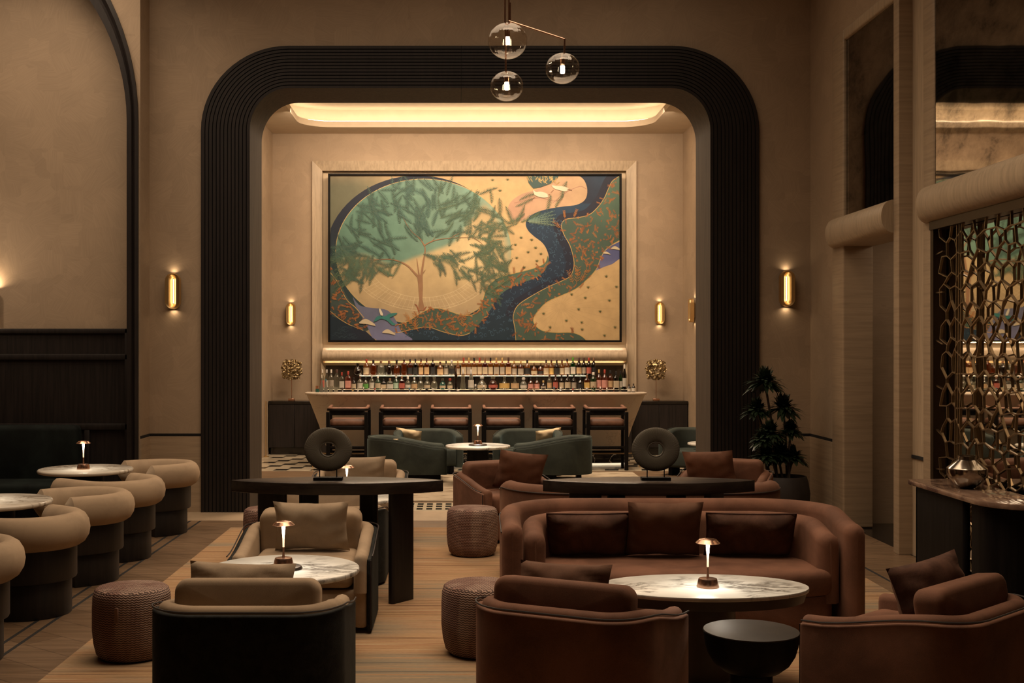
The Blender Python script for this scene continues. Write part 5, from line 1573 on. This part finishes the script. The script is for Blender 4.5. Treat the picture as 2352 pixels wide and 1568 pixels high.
# right flowered band, its lavender inlet and the sand below
right_in = [(1421, 555), (1402, 566), (1386, 580), (1376, 600), (1368, 620), (1350, 641), (1322, 665), (1290, 680), (1258, 694), (1238, 712), (1225, 732), (1228, 748), (1246, 761), (1276, 765), (1310, 765), (1332, 772), (1346, 784)]
rband = [(1421, 408)] + smooth_poly(list(reversed(river_r[:-1])), 4, False)[0:] + [(1184, 784), (1346, 784)] + smooth_poly(list(reversed(right_in)), 4, False)
poly(rband, lambda x, y: lerpc((74, 92, 76), (92, 116, 92), ss(1290, 1400, x)*ss(560, 470, y)))
poly([(1421, 558), (1402, 567), (1386, 580), (1376, 600), (1366, 624), (1386, 615), (1404, 609), (1421, 597)], lambda x, y: lerpc((88, 92, 128), (120, 120, 150), ss(590, 620, y)), 0)
depth[0] -= .00006
for ln in (river_r, low_top, right_in, [(760, 628), (776, 648), (798, 690), (818, 708), (838, 732)], [(760, 716), (782, 734), (806, 748), (836, 760)], low_bot[8:]): stroke(ln, 1.5, GOLD, 4)
# curls on the water
depth[0] -= .00006
k = 0
while k < 210:
    p = (rnd.uniform(930, 1310), rnd.uniform(500, 780))
    if not inside(p, river) or inside(p, rband): continue
    k += 1
    a0 = rnd.uniform(0, 6.28); s = rnd.uniform(2.5, 5.5)
    stroke([(p[0]+s*(1-.13*q)*cos(a0+q*.75), p[1]+s*(1-.13*q)*sin(a0+q*.75)) for q in range(6)], .8, lerpc((78, 108, 122), (60, 88, 108), rnd.random()))
for q in range(26):
    x, y = rnd.uniform(764, 815), rnd.uniform(752, 780)
    stroke([(x+4*u, y+2*sin(u*2+q)) for u in range(-2, 3)], .6, (56, 76, 84))
# orange flowers and sprigs in the green bands
depth[0] -= .00006
def sprig(p, L, a, col, n=5):
    q = (p[0]+L*cos(a), p[1]+L*sin(a)); stroke([p, q], .7, col); depth[0] -= .000006
    for i in range(1, n+1):
        u = i/n; c = (p[0]+(q[0]-p[0])*u, p[1]+(q[1]-p[1])*u)
        for s in (-1, 1):
            b_ = a + s*.8; l = L*.28
            m = (c[0]+l*.5*cos(b_)-s*.6*sin(b_), c[1]+l*.5*sin(b_)+s*.6*cos(b_)); e = (c[0]+l*cos(b_), c[1]+l*sin(b_)); m2 = (c[0]+l*.5*cos(b_)+s*.6*sin(b_), c[1]+l*.5*sin(b_)-s*.6*cos(b_))
            f = face(cv, [cv.verts.new(to3(*clampp(z))) for z in (c, m, e, m2)])
            if f:
                for lp in f.loops: lp[LAY] = pcol(col)
def flower(p, s, col):
    depth[0] -= .000006
    for i in range(5):
        a = i*2*PI/5 + p[0]
        pts = [p, (p[0]+s*.7*cos(a-.4), p[1]+s*.7*sin(a-.4)), (p[0]+s*cos(a), p[1]+s*sin(a)), (p[0]+s*.7*cos(a+.4), p[1]+s*.7*sin(a+.4))]
        f = face(cv, [cv.verts.new(to3(*clampp(z))) for z in pts])
        if f:
            for lp in f.loops: lp[LAY] = pcol(col)
for reg, (x0, x1, y0, y1), cnt in ((rband, (1185, 1420, 415, 782), 250), (low_top+low_bot, (905, 1258, 600, 772), 200), (band_l, (760, 850, 615, 760), 70)):
    k = 0
    while k < cnt:
        p = (rnd.uniform(x0, x1), rnd.uniform(y0, y1))
        if not inside(p, reg): continue
        k += 1
        c = lerpc(ORANGE, lerpc((190, 134, 76), (140, 82, 52), rnd.random()), .6)
        if rnd.random() < .42: flower(p, rnd.uniform(2, 3.8), c)
        else: sprig(p, rnd.uniform(7, 15), rnd.uniform(0, 6.28), c, rnd.randint(4, 6))
for p, L, a in ((((1315), 655), 30, -1.9), ((1322, 655), 36, -1.45), ((1330, 650), 30, -1.0), ((1296, 505), 16, -1.7), ((1316, 503), 18, -1.2), ((962, 762), 34, -2.3), ((958, 758), 34, -1.7), ((948, 745), 26, -2.2), ((1058, 745), 30, -1.0), ((1288, 528), 24, -2.4)): sprig(p, L, a, (190, 126, 62), 6)
# trunk and branches
depth[0] -= .00006
BR = (150, 112, 78)
poly([(960, 716), (964, 690), (961, 652), (959, 634), (971, 634), (972, 660), (971, 690), (977, 714)], BR, 0)
for pts, w in (([(963, 640), (952, 628), (936, 612), (912, 601), (880, 598), (800, 605)], 5), ([(964, 640), (961, 618), (958, 596)], 4), ([(968, 640), (972, 610), (977, 580), (976, 565)], 5.5), ([(976, 568), (966, 552), (944, 532), (925, 500)], 3), ([(976, 566), (996, 556), (1030, 550), (1086, 548)], 2.6), ([(1030, 552), (1052, 540), (1064, 535)], 2), ([(970, 632), (978, 622)], 3), ([(1086, 548), (1104, 560), (1112, 570)], 1.6), ([(990, 560), (1000, 548)], 2)):
    stroke(pts, w, BR, 4, True)
for pts in ([(964, 720), (958, 704), (954, 700)], [(972, 716), (980, 706)]): stroke(pts, 2, (150, 84, 52))
# feathery fronds
depth[0] -= .00006
def frond(p, L, a, col, bend=0.0, wl=7.5):
    n = max(8, int(L/3.4)); prev = p
    spine = [p]
    for i in range(n):
        aa = a + bend*(i/n)
        spine.append((spine[-1][0] + L/n*cos(aa), spine[-1][1] + L/n*sin(aa)))
    stroke(spine[::2], .7, lerpc(col, (150, 130, 90), .4)); depth[0] -= .000006
    for i in range(1, n+1):
        u = i/n; aa = a + bend*u; l = wl*(sin(PI*min(.98, .12+.86*u)))**.6
        c = spine[i]
        for s in (-1, 1):
            b_ = aa + s*1.05
            e = (c[0]+l*cos(b_), c[1]+l*sin(b_)); w = 1.7
            pts = [(c[0]-w*.5*cos(aa), c[1]-w*.5*sin(aa)), e, (c[0]+w*.5*cos(aa), c[1]+w*.5*sin(aa))]
            f = face(cv, [cv.verts.new(to3(*clampp(z))) for z in pts])
            if f:
                for lp in f.loops: lp[LAY] = pcol(col)
D1, D2, D3 = (66, 92, 76), (92, 114, 84), (72, 104, 92)
tips = []
for k in range(250):
    a = rnd.uniform(PI*.90, PI*2.16) if k < 215 else rnd.uniform(PI*.86, PI*1.1)
    rr = .22 + .80*math.sqrt(rnd.random())
    x = 968 + 196*rr*cos(a); y = 600 + 178*rr*sin(a)
    if y < 414: y = 414 + rnd.random()*10
    tips.append((x, y, a + rnd.uniform(-1.1, 1.1)))
for k in range(16): tips.append((rnd.uniform(800, 860), rnd.uniform(600, 640), rnd.uniform(1.2, 2.2)))
for k in range(18): tips.append((rnd.uniform(1090, 1160), rnd.uniform(560, 620), rnd.uniform(.7, 1.7)))
for k in range(10): tips.append((rnd.uniform(985, 1040), rnd.uniform(590, 615), rnd.uniform(.2, 1.2)))
tips += [(1160, 520, -1.6), (1158, 525, -.6), (1150, 480, -1.4), (1130, 455, -1.5), (1120, 440, -.5), (1150, 505, .6), (1185, 510, -.3), (1195, 500, -1.0), (1215, 505, -.4), (1230, 500, -.7), (1165, 530, .5), (1172, 500, -1.9), (1260, 470, -1.3), (1280, 465, -1.2), (1205, 470, 2.6), (1290, 440, -1.5), (1215, 450, 3.0)]
for x, y, a in tips:
    L = rnd.uniform(32, 52); dark = rnd.random()
    col = lerpc(D1, D2, dark) if x > 1000 or y > 590 else lerpc(D3, D1, dark)
    frond((x-.5*L*cos(a), y-.5*L*sin(a)), L, a, lerpc(col, (96, 112, 78), ss(1040, 1200, x)*.6), rnd.uniform(-.5, .5), rnd.uniform(7, 9.5))
depth[0] -= .00006
for k in range(5): frond((1210, 512), 66, -.42+k*.13, lerpc((104, 130, 116), (130, 148, 118), k/5), .1, 7)
# foliage ball at the top edge
poly([(1210, 405), (1213, 424), (1224, 437), (1240, 434), (1262, 426), (1278, 414), (1282, 405)], (66, 88, 80), 0)
depth[0] -= .00006
for k in range(34): sprig((rnd.uniform(1212, 1276), rnd.uniform(409, 428)), 8, rnd.uniform(-2.6, -.6), (206, 170, 98), 3)
# cranes, clouds, bird, tufts
depth[0] -= .00006
W_ = (226, 206, 170)
def blob(pts, c): poly(pts, c, 4, False)
blob([(1224, 440), (1230, 445), (1240, 444), (1254, 448), (1258, 455), (1248, 458), (1234, 455), (1226, 450)], W_); blob([(1266, 430), (1276, 431), (1292, 432), (1304, 437), (1298, 443), (1284, 441), (1272, 437)], W_)
for pts in ([(1228, 456), (1220, 462), (1222, 466)], [(1256, 452), (1262, 450)], [(1270, 440), (1264, 446)], [(1300, 438), (1312, 441)]): stroke(pts, 1.0, (140, 96, 70))
for cx_, cy_, k in ((845, 742, 1), (894, 764, .8), (1412, 573, .6), (1391, 584, .45)):
    blob([(cx_-18*k, cy_+2*k), (cx_-12*k, cy_-5*k), (cx_-3*k, cy_-8*k), (cx_+6*k, cy_-4*k), (cx_+16*k, cy_+3*k), (cx_+18*k, cy_+8*k), (cx_, cy_+4*k)], (208, 190, 152))
depth[0] -= .00006
TB = (58, 122, 112)
blob([(860, 740), (866, 730), (876, 726), (886, 728), (896, 722), (914, 721), (904, 728), (896, 732), (904, 742), (910, 746), (902, 748), (890, 738), (876, 734), (866, 739)], TB)
blob([(877, 728), (872, 714), (875, 711), (881, 724)], (220, 208, 176))
depth[0] -= .00006
for x, y in ((1131, 417), (1165, 416), (1148, 441), (1196, 548), (1220, 553), (1183, 564), (1229, 571), (1212, 581), (1241, 585), (1186, 594), (1232, 601), (1203, 616), (1390, 636), (1349, 661), (1413, 660), (1342, 685), (1397, 691), (1327, 711), (1376, 716), (1299, 737), (1334, 741), (1262, 752), (1335, 757), (1410, 752), (1386, 771), (1247, 721), (1311, 677)):
    for k in range(5):
        a = -PI/2 + (k-2)*.5
        stroke([(x, y+2), (x+5.5*cos(a), y+2+5*sin(a))], 1.5, (84, 92, 54), 0, True)
# paint material and frame
t = NT('painted_canvas')
va = t.n('ShaderNodeVertexColor', layer_name='paint')
w1 = t.noise(t.coords((240, 1, 240)), 1.0, 2); w2 = t.noise(t.coords(), 4, 5, .6)
c = t.mix(1.0, va.outputs[0], t.ramp(w2, [(.3, (.88, .88, .88)), (.7, (1.1, 1.1, 1.1))]), 'MULTIPLY')
t.bump(w1, .15, .002)
t.set(c, .6, 0, .3)
art = thing('framed_painting', 'large framed painting of a tree in a teal disc beside a winding blue river', 'painting', (.3077, 20.70, 3.385))
o = link('canvas', cv, t.m, art, None); o.location = (0, -.04, 0)
b = B(); box(b, -PW/2-.005, PW/2+.005, -.035, .19, -PH/2-.005, PH/2+.005); link('backing', b, M['black_wood'], art)
b = B()
for a in ((-PW/2-.034, -PW/2, -PH/2-.034, PH/2+.034), (PW/2, PW/2+.034, -PH/2-.034, PH/2+.034), (-PW/2, PW/2, PH/2, PH/2+.034), (-PW/2, PW/2, -PH/2-.034, -PH/2)):
    box(b, a[0], a[1], -.075, .10, a[2], a[3])
link('frame', b, M['black_wood'], art, None)
